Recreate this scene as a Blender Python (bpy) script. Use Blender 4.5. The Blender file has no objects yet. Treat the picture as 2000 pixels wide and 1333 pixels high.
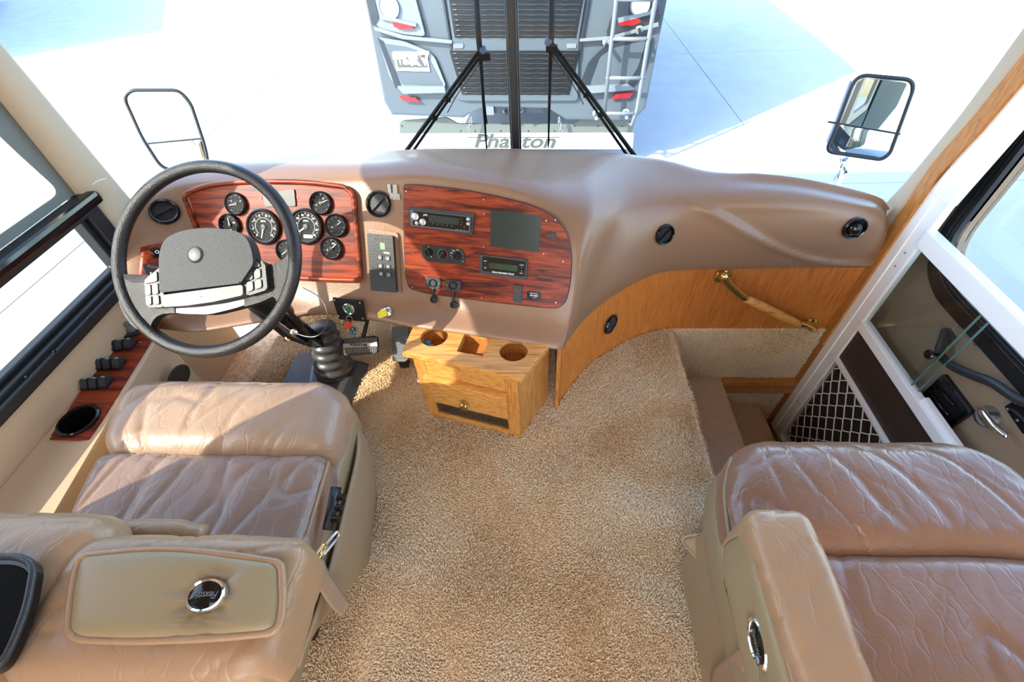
import bpy, bmesh, math, random
import numpy as np
from mathutils import Vector, Matrix, noise
from mathutils.bvhtree import BVHTree
random.seed(4)
PI = math.pi
SC = bpy.context.scene
COL = SC.collection

# ---------------------------------------------------------------- camera
F = 888.0
HC = 1.45
_fw = np.array([50, 953, 887.]); _nd = np.array([50, -828, 887.])
_fw /= np.linalg.norm(_fw); _nd /= np.linalg.norm(_nd)
_rt = np.cross(_fw, _nd); _rt /= np.linalg.norm(_rt)
if _rt[0] < 0: _rt = -_rt
MC = np.array([_rt, _fw, -_nd])
cd = bpy.data.cameras.new('camera'); cam = bpy.data.objects.new('camera', cd); COL.objects.link(cam)
cd.sensor_fit = 'HORIZONTAL'; cd.sensor_width = 36; cd.lens = 36 * F / 2000; cd.clip_start = .02; cd.clip_end = 400
m4 = Matrix.Identity(4)
for i in range(3):
    m4[i][0] = MC[i][0]; m4[i][1] = MC[i][1]; m4[i][2] = -MC[i][2]
m4[2][3] = HC
cam.matrix_world = m4
SC.camera = cam

# ---------------------------------------------------------------- light
vs = SC.view_settings
vs.view_transform = 'Standard'; vs.look = 'None'; vs.gamma = 1; vs.use_curve_mapping = False
vs.exposure = 0.55
SUN = Vector((3.69, 2.92, -3.76)).normalized()
world = bpy.data.worlds.new('world'); SC.world = world; world.use_nodes = True
wn = world.node_tree; wn.nodes.clear()
wo = wn.nodes.new('ShaderNodeOutputWorld'); wb = wn.nodes.new('ShaderNodeBackground'); sk = wn.nodes.new('ShaderNodeTexSky')
sk.sky_type = 'NISHITA'; sk.sun_disc = False; sk.sun_elevation = math.radians(38.6)
sk.sun_rotation = math.atan2(-SUN.x, -SUN.y); sk.air_density = 1.0; sk.dust_density = 1.2; sk.ozone_density = 1.0
wb.inputs['Strength'].default_value = 0.92
wn.links.new(sk.outputs[0], wb.inputs[0]); wn.links.new(wb.outputs[0], wo.inputs[0])
sl = bpy.data.lights.new('sun', 'SUN'); sl.energy = 10.0; sl.angle = math.radians(.6); sl.color = (1, .95, .87)
so = bpy.data.objects.new('sun', sl); COL.objects.link(so); so.rotation_euler = SUN.to_track_quat('-Z', 'Y').to_euler(); so.location = (-20, -15, 20)
al = bpy.data.lights.new('cabin_fill', 'AREA'); al.shape = 'RECTANGLE'; al.size = 1.6; al.size_y = 2.2; al.energy = 30; al.color = (1, .97, .93)  # soft fill lamp added unseen behind the camera to brighten the interior
ao = bpy.data.objects.new('cabin_fill', al); COL.objects.link(ao); ao.location = (0, -.6, 1.97); ao.rotation_euler = (math.radians(16), 0, 0)
SC.cycles.max_bounces = 8; SC.cycles.transparent_max_bounces = 16; SC.cycles.caustics_reflective = False; SC.cycles.caustics_refractive = False
SC.cycles.sample_clamp_indirect = 6

# ---------------------------------------------------------------- measuring helpers (a pixel of the 2000x1333 frame meets a real plane)
def ray(px, py): return MC @ np.array([px - 1000, 666.5 - py, F])
def P(px, py, X=None, Y=None, z=None):
    r = ray(px, py)
    t = X / r[0] if X is not None else (Y / r[1] if Y is not None else (z - HC) / r[2])
    p = r * t
    return Vector((p[0], p[1], p[2] + HC))
class PL:
    def __init__(s, o, u, n):
        s.o = Vector(o); s.n = Vector(n).normalized(); s.u = (Vector(u) - Vector(u).dot(s.n) * s.n).normalized(); s.v = s.n.cross(s.u)
    def w(s, a, b, c=0.): return s.o + s.u * a + s.v * b + s.n * c
    def uv(s, px, py):
        r = Vector(ray(px, py)); q = Vector((0, 0, HC)); t = (s.o - q).dot(s.n) / r.dot(s.n); p = q + r * t - s.o
        return (p.dot(s.u), p.dot(s.v))
    def at(s, px, py, c=0.):
        a, b = s.uv(px, py); return s.w(a, b, c)
    def sub(s, px, py, c=0., rot=0.):
        a, b = s.uv(px, py); return PL(s.w(a, b, c), s.u * math.cos(rot) + s.v * math.sin(rot), s.n)
    def pp(s, pts): return [s.uv(*p) for p in pts]
WXY = PL((0, 0, 0), (1, 0, 0), (0, 0, 1))

# ---------------------------------------------------------------- materials
def C(r, g, b): 
    f = lambda c: (c / 255 / 12.92) if c / 255 <= .04045 else ((c / 255 + .055) / 1.055) ** 2.4
    return (f(r), f(g), f(b), 1)
MT = {}
def pm(name, col, rough=.5, metal=0., bump=None, var=None, spec=None, coat=0., stretch=(1, 1, 1), alpha=None):
    if name in MT: return MT[name]
    m = bpy.data.materials.new(name); m.use_nodes = True; nt = m.node_tree; b = nt.nodes['Principled BSDF']
    b.inputs['Base Color'].default_value = col; b.inputs['Roughness'].default_value = rough; b.inputs['Metallic'].default_value = metal
    if spec is not None: b.inputs['Specular IOR Level'].default_value = spec
    b.inputs['Coat Weight'].default_value = coat; b.inputs['Coat Roughness'].default_value = .08
    tc = nt.nodes.new('ShaderNodeTexCoord'); mp = nt.nodes.new('ShaderNodeMapping'); mp.inputs['Scale'].default_value = stretch
    nt.links.new(tc.outputs['Object'], mp.inputs[0])
    if var:
        n = nt.nodes.new('ShaderNodeTexNoise'); n.inputs['Scale'].default_value = var[0]; n.inputs['Detail'].default_value = 5
        nt.links.new(mp.outputs[0], n.inputs[0]); r = nt.nodes.new('ShaderNodeValToRGB'); nt.links.new(n.outputs[0], r.inputs[0])
        r.color_ramp.elements[0].position = .3; r.color_ramp.elements[1].position = .7
        r.color_ramp.elements[0].color = [c * (1 - var[1]) for c in col[:3]] + [1]; r.color_ramp.elements[1].color = [min(1, c * (1 + var[1])) for c in col[:3]] + [1]
        nt.links.new(r.outputs[0], b.inputs['Base Color'])
    if bump:
        n = nt.nodes.new('ShaderNodeTexNoise'); n.inputs['Scale'].default_value = bump[0]; n.inputs['Detail'].default_value = 4
        nt.links.new(mp.outputs[0], n.inputs[0]); bp = nt.nodes.new('ShaderNodeBump'); bp.inputs['Strength'].default_value = bump[1]; bp.inputs['Distance'].default_value = .002
        nt.links.new(n.outputs[0], bp.inputs['Height']); nt.links.new(bp.outputs[0], b.inputs['Normal'])
    if name in ('seat leather', 'seat leather sun side', 'passenger leather', 'arm leather'):
        vo = nt.nodes.new('ShaderNodeTexVoronoi'); vo.feature = 'DISTANCE_TO_EDGE'; vo.inputs['Scale'].default_value = 9; mp2 = nt.nodes.new('ShaderNodeMapping'); mp2.inputs['Scale'].default_value = (2.6, .55, 1); mp2.inputs['Rotation'].default_value = (0, 0, .5)
        nz = nt.nodes.new('ShaderNodeTexNoise'); nz.inputs['Scale'].default_value = 6; nz.inputs['Detail'].default_value = 3; ad = nt.nodes.new('ShaderNodeMixRGB'); ad.blend_type = 'ADD'; ad.inputs[0].default_value = .35
        nt.links.new(tc.outputs['Object'], mp2.inputs[0]); nt.links.new(tc.outputs['Object'], nz.inputs[0]); nt.links.new(mp2.outputs[0], ad.inputs[1]); nt.links.new(nz.outputs['Color'], ad.inputs[2]); nt.links.new(ad.outputs[0], vo.inputs[0])
        rr = nt.nodes.new('ShaderNodeValToRGB'); rr.color_ramp.elements[0].position = 0; rr.color_ramp.elements[1].position = .07; nt.links.new(vo.outputs['Distance'], rr.inputs[0])
        b2 = nt.nodes.new('ShaderNodeBump'); b2.inputs['Strength'].default_value = .2; b2.inputs['Distance'].default_value = .0025; nt.links.new(rr.outputs[0], b2.inputs['Height']); nt.links.new(bp.outputs[0], b2.inputs['Normal']); nt.links.new(b2.outputs[0], b.inputs['Normal'])
    MT[name] = m; return m
def wood(name, stops, scale, stretch, rough=.35, coat=.0, bump=.12, distort=1.2):
    m = bpy.data.materials.new(name); m.use_nodes = True; nt = m.node_tree; b = nt.nodes['Principled BSDF']
    b.inputs['Roughness'].default_value = rough; b.inputs['Coat Weight'].default_value = coat; b.inputs['Coat Roughness'].default_value = .1; b.inputs['Specular IOR Level'].default_value = .3
    tc = nt.nodes.new('ShaderNodeTexCoord'); mp = nt.nodes.new('ShaderNodeMapping'); mp.inputs['Scale'].default_value = stretch
    nt.links.new(tc.outputs['Object'], mp.inputs[0])
    n = nt.nodes.new('ShaderNodeTexNoise'); n.inputs['Scale'].default_value = scale; n.inputs['Detail'].default_value = 6; n.inputs['Roughness'].default_value = .6; n.inputs['Distortion'].default_value = distort
    nt.links.new(mp.outputs[0], n.inputs[0]); r = nt.nodes.new('ShaderNodeValToRGB'); nt.links.new(n.outputs[0], r.inputs[0])
    e = r.color_ramp.elements; e[0].position, e[0].color = stops[0]; e[1].position, e[1].color = stops[-1]
    for p, c in stops[1:-1]: x = e.new(p); x.color = c
    nt.links.new(r.outputs[0], b.inputs['Base Color'])
    bp = nt.nodes.new('ShaderNodeBump'); bp.inputs['Strength'].default_value = bump; bp.inputs['Distance'].default_value = .001
    nt.links.new(n.outputs[0], bp.inputs['Height']); nt.links.new(bp.outputs[0], b.inputs['Normal'])
    MT[name] = m; return m
def glassmat(name, tint, refl=.06, rough=.02):
    m = bpy.data.materials.new(name); m.use_nodes = True; nt = m.node_tree; nt.nodes.clear()
    o = nt.nodes.new('ShaderNodeOutputMaterial'); mx = nt.nodes.new('ShaderNodeMixShader'); t = nt.nodes.new('ShaderNodeBsdfTransparent'); g = nt.nodes.new('ShaderNodeBsdfGlossy')
    t.inputs[0].default_value = tint; g.inputs['Roughness'].default_value = rough; lw0 = nt.nodes.new('ShaderNodeLayerWeight'); lw0.inputs[0].default_value = .5
    pw = nt.nodes.new('ShaderNodeMath'); pw.operation = 'POWER'; pw.inputs[1].default_value = 4; nt.links.new(lw0.outputs['Facing'], pw.inputs[0])
    lw = nt.nodes.new('ShaderNodeMath'); lw.operation = 'MULTIPLY_ADD'; lw.inputs[1].default_value = .5; lw.inputs[2].default_value = refl * .5; nt.links.new(pw.outputs[0], lw.inputs[0])
    nt.links.new(lw.outputs[0], mx.inputs[0]); nt.links.new(t.outputs[0], mx.inputs[1]); nt.links.new(g.outputs[0], mx.inputs[2]); nt.links.new(mx.outputs[0], o.inputs[0])
    MT[name] = m; return m
vinyl = pm('dash vinyl', C(138, 106, 82), .36, bump=(260, .3), spec=.55, coat=.15)
beige = pm('beige trim', C(188, 162, 132), .5, bump=(300, .25))
pillarm = pm('pillar vinyl', C(188, 170, 146), .55, bump=(200, .2))
black = pm('black plastic', C(22, 23, 26), .38, bump=(300, .15))
blackg = pm('black gloss', C(14, 15, 18), .16)
charcoal = pm('charcoal plastic', C(40, 43, 47), .42, bump=(320, .35))
rubber = pm('black rubber', C(20, 23, 27), .45, bump=(160, .2))
wheelm = pm('wheel grip', C(20, 22, 26), .25, bump=(420, .8))
greypad = pm('hub grey', C(46, 50, 54), .5, spec=.35, bump=(380, .6))
silver = pm('silver plastic', C(98, 102, 106), .5, metal=.0)
buttonm = pm('button grey', C(76, 80, 84), .45)
chrome = pm('chrome', C(225, 228, 232), .07, metal=1)
steel = pm('steel', C(175, 178, 180), .28, metal=1)
brass = pm('brass', C(226, 196, 120), .12, metal=1)
white = pm('white paint', C(246, 247, 248), .35)
whitem = pm('white marking', C(235, 238, 240), .5)
orange = pm('orange marking', C(216, 110, 40), .5)
red = pm('red plastic', C(205, 60, 45), .35)
redlens = pm('red lens', C(190, 22, 26), .15, coat=.6)
teal = pm('teal plastic', C(20, 120, 125), .4)
green = pm('green plastic', C(20, 120, 80), .4)
yellow = pm('yellow tag', C(236, 214, 50), .5)
blue = pm('blue plastic', C(20, 125, 170), .4)
lcd = pm('lcd green', C(120, 150, 125), .3)
lcdd = pm('lcd dark green', C(32, 58, 34), .25)
screenm = pm('dark screen', C(38, 52, 50), .22)
dialm = pm('dial face', C(20, 23, 26), .7, spec=.2)
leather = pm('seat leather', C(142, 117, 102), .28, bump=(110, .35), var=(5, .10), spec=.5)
leather2 = pm('seat leather sun side', C(158, 132, 110), .32, bump=(110, .35), var=(5, .08), spec=.5)  # paler copy of the seat leather, sunlight put into its colour
armleather = pm('arm leather', C(160, 130, 102), .34, bump=(150, .25), var=(6, .07))
sagevinyl = pm('sage panel vinyl', C(144, 128, 98), .42, bump=(200, .2))
skirtm = pm('skirt cloth', C(150, 130, 100), .6, bump=(300, .2))
strapm = pm('strap', C(150, 124, 102), .5, bump=(300, .2))
carpetb = pm('carpet backing', C(214, 186, 152), .95, bump=(400, .5), var=(60, .3))
tread = pm('vinyl tread', C(196, 162, 128), .5, bump=(200, .2), var=(30, .06))
walnut = wood('walnut panel', [(.34, C(44, 14, 7)), (.43, C(90, 30, 13)), (.52, C(128, 46, 19)), (.66, C(154, 66, 30))], 3.0, (.7, 9, 18), .34, .0, .04)
oak = wood('oak', [(.32, C(168, 106, 46)), (.5, C(202, 142, 72)), (.68, C(216, 160, 90))], 4, (2.5, 34, 34), .36, .2, .25, .15)
oakv = wood('oak upright grain', [(.32, C(168, 104, 44)), (.5, C(198, 136, 68)), (.68, C(212, 154, 84))], 5, (30, 30, 3), .36, .2, .25, .4)
oakt = wood('oak trim', [(.3, C(150, 92, 44)), (.5, C(184, 122, 62)), (.7, C(200, 144, 82))], 6, (40, 40, 4), .4, .1, .3, .4)
tambm = wood('tambour oak', [(.3, C(160, 92, 40)), (.5, C(190, 118, 54)), (.7, C(204, 136, 68))], 5, (40, 40, 2.5), .42, .1, .2, .3)
concrete = pm('concrete', C(158, 162, 168), .9, bump=(60, .2), var=(3, .05))
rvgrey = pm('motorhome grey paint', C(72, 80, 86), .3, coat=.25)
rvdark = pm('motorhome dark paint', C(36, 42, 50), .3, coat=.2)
grillm = pm('grille black', C(16, 18, 20), .4)
slatm = pm('grille slat', C(46, 48, 50), .3, metal=.5)
mirrm = pm('mirror glass', C(225, 232, 234), .01, metal=1)
doorskin = pm('door skin', C(150, 130, 108), .5, bump=(250, .3))
kickm = pm('kick panel', C(58, 46, 40), .5)
shadem = pm('shade cloth', C(112, 118, 116), .9, bump=(500, .3))
wsglass = glassmat('windshield glass', (.93, .97, .97, 1), .015)
tinted = glassmat('tinted driver window', (.74, .74, .71, 1), .06)
clear = glassmat('clear pane', (.90, .93, .92, 1), .06)
lensm = glassmat('gauge lens', (.95, .95, .95, 1), .02)
edgeg = pm('pane edge', C(90, 120, 115), .2)

# ---------------------------------------------------------------- building helpers
WL = {}
def wloc(o): return WL[o.name] if o is not None else Vector((0, 0, 0))
def thing(name, label, cat, loc, group=None, kind=None):
    o = bpy.data.objects.new(name, None); COL.objects.link(o); o.empty_display_size = .05
    o.location = loc; WL[o.name] = Vector(loc)
    if label: o['label'] = label
    if cat: o['category'] = cat
    if group: o['group'] = group
    if kind: o['kind'] = kind
    return o
def tagt(o, label, cat, group=None):
    o['label'] = label; o['category'] = cat
    if group: o['group'] = group
    return o
def add(name, V, Fc, mat, parent=None, smooth=False, kind=None, label=None, mats=None):
    V = np.array([tuple(v) for v in V], dtype=float)
    lo, hi = V.min(0), V.max(0); c = np.array([(lo[0] + hi[0]) / 2, (lo[1] + hi[1]) / 2, lo[2]])
    me = bpy.data.meshes.new(name); me.from_pydata([tuple(v) for v in V - c], [], Fc); me.update()
    bm = bmesh.new(); bm.from_mesh(me); bmesh.ops.recalc_face_normals(bm, faces=bm.faces); bm.to_mesh(me); bm.free()
    return link(name, me, c, mat, parent, smooth, kind, label)
def link(name, me, c, mat, parent, smooth, kind=None, label=None):
    me.materials.append(mat)
    if smooth: me.polygons.foreach_set('use_smooth', [True] * len(me.polygons))
    o = bpy.data.objects.new(name, me); COL.objects.link(o)
    c = Vector(c); WL[o.name] = c; o.location = c - wloc(parent); o.parent = parent
    if kind: o['kind'] = kind
    if label: o['label'] = label
    if smooth == 'auto':
        o.data.set_sharp_from_angle(angle=math.radians(40))
    return o
def bmadd(name, bm, mat, parent=None, smooth=False, **k):
    bm.normal_update(); V = [v.co.copy() for v in bm.verts]; bm.verts.index_update(); Fc = [[v.index for v in f.verts] for f in bm.faces]; bm.free()
    return add(name, V, Fc, mat, parent, smooth, **k)
def rpoly(pts, r, n=5):
    out = []; L = len(pts)
    for i in range(L):
        p0, p1, p2 = Vector(pts[i - 1]), Vector(pts[i]), Vector(pts[(i + 1) % L]); rr = r[i] if isinstance(r, (list, tuple)) else r
        a = (p0 - p1); b = (p2 - p1); d = min(rr, a.length * .48, b.length * .48); A = p1 + a.normalized() * d; B = p1 + b.normalized() * d
        for k in range(n + 1):
            t = k / n; out.append(tuple((1 - t) ** 2 * A + 2 * t * (1 - t) * p1 + t * t * B))
    return out
def bm_prism(bm, pl, pts, c0, c1, bevel=0., inset_top=None):
    n = len(pts); ar = sum(pts[i - 1][0] * pts[i][1] - pts[i][0] * pts[i - 1][1] for i in range(n))
    if ar < 0: pts = pts[::-1]
    b = [bm.verts.new(pl.w(x, y, c0)) for x, y in pts]; t = [bm.verts.new(pl.w(x, y, c1)) for x, y in pts]
    ft = bm.faces.new(t); bm.faces.new(b[::-1])
    for i in range(n): bm.faces.new((b[i - 1], b[i], t[i], t[i - 1]))
    if bevel:
        es = list(ft.edges)
        bmesh.ops.bevel(bm, geom=es, offset=bevel, segments=2, affect='EDGES', profile=.6, clamp_overlap=True)
def prism(name, pl, pts, c0, c1, mat, parent=None, bevel=0., smooth=False, **k):
    bm = bmesh.new(); bm_prism(bm, pl, pts, c0, c1, bevel); return bmadd(name, bm, mat, parent, smooth, **k)
def pprism(name, pl, pix, r, c0, c1, mat, parent=None, bevel=0., **k):
    return prism(name, pl, rpoly(pl.pp(pix), r) if r else pl.pp(pix), c0, c1, mat, parent, bevel, **k)
def rectpts(w, h, r=0):
    p = [(-w / 2, -h / 2), (w / 2, -h / 2), (w / 2, h / 2), (-w / 2, h / 2)]
    return rpoly(p, r) if r else p
def box(name, lo, hi, mat, parent=None, bevel=.003, **k):
    pl = PL(((lo[0] + hi[0]) / 2, (lo[1] + hi[1]) / 2, lo[2]), (1, 0, 0), (0, 0, 1)); bm = bmesh.new()
    bm_prism(bm, pl, rectpts(hi[0] - lo[0], hi[1] - lo[1]), 0, hi[2] - lo[2])
    if bevel: bmesh.ops.bevel(bm, geom=list(bm.edges), offset=bevel, segments=2, affect='EDGES', profile=.6)
    return bmadd(name, bm, mat, parent, **k)
def hexa(name, bot, top, mat, parent=None, bevel=.003, **k):
    bm = bmesh.new(); b = [bm.verts.new(p) for p in bot]; t = [bm.verts.new(p) for p in top]; n = len(b)
    bm.faces.new(b[::-1]); bm.faces.new(t)
    for i in range(n): bm.faces.new((b[i - 1], b[i], t[i], t[i - 1]))
    if bevel: bmesh.ops.bevel(bm, geom=list(bm.edges), offset=bevel, segments=2, affect='EDGES', profile=.6)
    return bmadd(name, bm, mat, parent, **k)
def spline(pts, n=6, closed=False):
    pts = [np.array(tuple(p), float) for p in pts]; L = len(pts); out = []
    g = (lambda i: pts[i % L]) if closed else (lambda i: pts[i] if 0 <= i < L else (2 * pts[0] - pts[1] if i < 0 else 2 * pts[-1] - pts[-2]))
    for i in range(L if closed else L - 1):
        a, b, c, d = g(i - 1), g(i), g(i + 1), g(i + 2)
        for k in range(n):
            t = k / n; out.append(.5 * ((2 * b) + (c - a) * t + (2 * a - 5 * b + 4 * c - d) * t * t + (3 * b - a - 3 * c + d) * t ** 3))
    if not closed: out.append(pts[-1])
    return out
def bm_tube(bm, pts, r, seg=10, closed=False, flat=1., up=None):
    pts = [Vector(tuple(p)) for p in pts]; L = len(pts); rings = []; prev = None
    for i, p in enumerate(pts):
        if closed: t = pts[(i + 1) % L] - pts[i - 1]
        else: t = pts[min(i + 1, L - 1)] - pts[max(i - 1, 0)]
        t.normalize()
        if up is not None: a = Vector(up) - Vector(up).dot(t) * t; a.normalize()
        elif prev is None: a = t.orthogonal().normalized()
        else: a = (prev - prev.dot(t) * t).normalized()
        prev = a; b = t.cross(a); rr = r[i] if isinstance(r, (list, tuple)) else r
        rings.append([bm.verts.new(p + a * rr * math.cos(2 * PI * k / seg) * flat + b * rr * math.sin(2 * PI * k / seg)) for k in range(seg)])
    for i in range(L if closed else L - 1):
        A = rings[i]; B = rings[(i + 1) % L]
        for k in range(seg): bm.faces.new((A[k - 1], A[k], B[k], B[k - 1]))
    if not closed: bm.faces.new(rings[0][::-1]); bm.faces.new(rings[-1])
def tube(name, pts, r, mat, parent=None, seg=10, closed=False, flat=1., up=None, **k):
    bm = bmesh.new(); bm_tube(bm, pts, r, seg, closed, flat, up); return bmadd(name, bm, mat, parent, True, **k)
def bm_lathe(bm, pl, prof, seg=28, sx=1., sy=1.):
    rings = []
    for r, c in prof:
        if r < 1e-6: rings.append([bm.verts.new(pl.w(0, 0, c))])
        else: rings.append([bm.verts.new(pl.w(r * sx * math.cos(2 * PI * k / seg), r * sy * math.sin(2 * PI * k / seg), c)) for k in range(seg)])
    for A, B in zip(rings, rings[1:]):
        for k in range(seg):
            if len(A) == 1 and len(B) > 1: bm.faces.new((A[0], B[k - 1], B[k]))
            elif len(B) == 1 and len(A) > 1: bm.faces.new((A[k - 1], A[k], B[0]))
            elif len(A) > 1: bm.faces.new((A[k - 1], A[k], B[k], B[k - 1]))
def lathe(name, pl, prof, mat, parent=None, seg=28, sx=1., sy=1., **k):
    bm = bmesh.new(); bm_lathe(bm, pl, prof, seg, sx, sy); return bmadd(name, bm, mat, parent, 'auto', **k)
def text(name, s, pl, size, mat, parent, a=0, b=0, c=.0006, rot=0., stretch=1., th=.0004, bold=0., align='CENTER', shear=0.):
    cu = bpy.data.curves.new('t', 'FONT'); cu.body = s; cu.size = size; cu.extrude = th; cu.offset = bold; cu.align_x = align; cu.align_y = 'CENTER'; cu.resolution_u = 3; cu.shear = shear
    to = bpy.data.objects.new('t', cu); COL.objects.link(to); dg = bpy.context.evaluated_depsgraph_get(); me = bpy.data.meshes.new_from_object(to.evaluated_get(dg))
    V = []
    for v in me.vertices:
        x, y = v.co.x * stretch, v.co.y; x, y = x * math.cos(rot) - y * math.sin(rot), x * math.sin(rot) + y * math.cos(rot); V.append(pl.w(a + x, b + y, c + th + v.co.z))
    Fc = [list(p.vertices) for p in me.polygons]
    bpy.data.objects.remove(to); bpy.data.curves.remove(cu); bpy.data.meshes.remove(me)
    return add(name, V, Fc, mat, parent)
def grid_faces(nr, nc, off=0, wrap=False):
    return [(off + i * nc + j, off + i * nc + (j + 1) % nc, off + (i + 1) * nc + (j + 1) % nc, off + (i + 1) * nc + j) for i in range(nr - 1) for j in range(nc if wrap else nc - 1)]
def rbox(name, a, b, c, r, fn, mat, parent=None, n=(40, 30, 10), disp=None, **k):
    """cushion: rounded box of half sizes a,b,c mapped by fn((x,y,z))->world"""
    vid = {}; V = []; Fc = []
    def gid(p):
        key = (round(p[0], 5), round(p[1], 5), round(p[2], 5))
        if key not in vid: vid[key] = len(V); V.append(p)
        return vid[key]
    H_ = (a, b, c)
    for ax in range(3):
        i1, i2 = (ax + 1) % 3, (ax + 2) % 3
        for sgn in (-1, 1):
            n1, n2 = n[i1], n[i2]
            def pt(i, j):
                p = [0, 0, 0]; p[ax] = sgn * H_[ax]
                p[i1] = H_[i1] * math.sin(PI / 2 * (2 * i / n1 - 1)) * .35 + H_[i1] * (2 * i / n1 - 1) * .65
                p[i2] = H_[i2] * math.sin(PI / 2 * (2 * j / n2 - 1)) * .35 + H_[i2] * (2 * j / n2 - 1) * .65
                return tuple(p)
            for i in range(n1):
                for j in range(n2):
                    q = [gid(pt(i, j)), gid(pt(i + 1, j)), gid(pt(i + 1, j + 1)), gid(pt(i, j + 1))]
                    Fc.append(q if sgn > 0 else q[::-1])
    out = []
    for p in V:
        q = [max(-(h - r), min(h - r, x)) for x, h in zip(p, H_)]; d = Vector(p) - Vector(q)
        if d.length > 1e-9: d.normalize()
        nrm = d.copy(); s = Vector(q) + d * r
        if disp: s = s + nrm * disp(s, nrm)
        out.append(fn(s))
    return add(name, out, Fc, mat, parent, True, **k)
def ridge(x, y, sx, sy, ang, seed):
    ca, sa = math.cos(ang), math.sin(ang); u = x * ca + y * sa; v = -x * sa + y * ca
    n_ = noise.noise(Vector((u * sx, v * sy, seed))); return 1 - min(1, abs(n_) * 5)
def boolean(o, cutters, op='DIFFERENCE'):
    for c in cutters:
        md = o.modifiers.new('b', 'BOOLEAN'); md.operation = op; md.object = c; md.solver = 'EXACT'
    bpy.context.view_layer.update(); dg = bpy.context.evaluated_depsgraph_get(); me = bpy.data.meshes.new_from_object(o.evaluated_get(dg)); o.modifiers.clear()
    old = o.data; o.data = me; bpy.data.meshes.remove(old)
    for c in cutters: mm = c.data; bpy.data.objects.remove(c); bpy.data.meshes.remove(mm)
def screw(pl, px, py, parent, r=.0028, mat=None, name='screw', c=0.):
    q = pl.sub(px, py, c); return lathe(name, q, [(r, -.001), (r, .0008), (r * .7, .0016), (r * .25, .0016), (r * .2, .0009), (0, .0009)], mat or steel, parent, 10)

# ================================================================= SETTING
XL, XR = -1.32, 1.25
TP = [(.072, 1.012), (.118, 1.09), (.165, 1.158), (.234, 1.24), (.326, 1.311), (.445, 1.387), (.562, 1.425), (.66, 1.43), (.9, 1.43), (1.25, 1.43)]
TPS = [p[:2] for p in spline([(x, y, 0) for x, y in TP], 10)]
def tamb_y(x):
    for (x0, y0), (x1, y1) in zip(TPS, TPS[1:]):
        if x0 <= x <= x1: return y0 + (y1 - y0) * (x - x0) / max(1e-6, x1 - x0)
    return 1.62 if x < .072 else 1.43
FE = .588   # floor edge above the stepwell
fl_pts = [(-1.32, -3.2), (1.25, -3.2), (1.25, .15), (FE, .15), (FE, 1.43)] + [p for p in TPS[::-1] if p[0] < FE] + [(.072, 1.62), (-1.32, 1.62)]
floor = prism('floor', WXY, fl_pts, -.04, 0, carpetb, kind='structure')
# carpet pile: real tufts, joined
def pile(name, rows, parent, tint=C(206, 178, 146)):
    """rows: list of (origin, normal, lean) arrays"""
    O = np.array([r[0] for r in rows]); N = np.array([r[1] for r in rows]); Ln = np.array([r[2] for r in rows]); n = len(O)
    rg = np.random.default_rng(7); ang = rg.random(n) * 6.28
    U = np.cross(N, [0.3, .5, .81]); U /= np.linalg.norm(U, axis=1)[:, None]; W = np.cross(N, U)
    h = (.0085 + .0045 * rg.random(n))[:, None]; r = (.0016 + .0007 * rg.random(n))[:, None]
    curl = (rg.random((n, 3)) - .5) * .009
    V = np.zeros((n, 7, 3))
    for k in range(3):
        a = ang + 2.094 * k; d = U * np.cos(a)[:, None] + W * np.sin(a)[:, None]
        V[:, k] = O + d * r; V[:, 3 + k] = O + N * h * .6 + Ln * .35 + curl * .4 + d * r * 1.25
    V[:, 6] = O + N * h + Ln + curl
    fb = []
    for k in range(3): j = (k + 1) % 3; fb.append((k, j, 3 + j)); fb.append((k, 3 + j, 3 + k)); fb.append((3 + k, 3 + j, 6))
    fb = np.array(fb); Fa = (fb[None] + (np.arange(n) * 7)[:, None, None]).reshape(-1, 3)
    c = np.array([O[:, 0].mean(), O[:, 1].mean(), O[:, 2].min()])
    me = bpy.data.meshes.new(name); me.vertices.add(n * 7); me.vertices.foreach_set('co', (V.reshape(-1, 3) - c).ravel())
    me.loops.add(len(Fa) * 3); me.loops.foreach_set('vertex_index', Fa.ravel().astype(np.int32)); me.polygons.add(len(Fa)); me.polygons.foreach_set('loop_start', np.arange(0, len(Fa) * 3, 3, dtype=np.int32))
    me.update(); me.validate()
    at = me.attributes.new('tint', 'FLOAT', 'POINT'); low = np.array([noise.noise(Vector((p[0] * 4, p[1] * 4, p[2] * 4 + 7))) for p in O]); tv = np.repeat(np.clip(rg.random(n) * .8 + .1 + low * .55, 0, 1), 7).reshape(n, 7); at.data.foreach_set('value', tv.ravel())
    return link(name, me, c, carpetm, parent, False, 'stuff')
carpetm = bpy.data.materials.new('carpet tufts'); carpetm.use_nodes = True
_nt = carpetm.node_tree; _b = _nt.nodes['Principled BSDF']; _b.inputs['Roughness'].default_value = .95; _b.inputs['Specular IOR Level'].default_value = .15
_a = _nt.nodes.new('ShaderNodeAttribute'); _a.attribute_name = 'tint'; _r = _nt.nodes.new('ShaderNodeValToRGB'); _nt.links.new(_a.outputs['Fac'], _r.inputs[0])
_r.color_ramp.elements[0].color = C(206, 172, 132); _r.color_ramp.elements[1].color = C(250, 228, 194); _e = _r.color_ramp.elements.new(.12); _e.color = C(228, 198, 158)
_nt.links.new(_r.outputs[0], _b.inputs['Base Color'])
rows = []; STP = .0038; rnd = random.random
y = -.12
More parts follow.
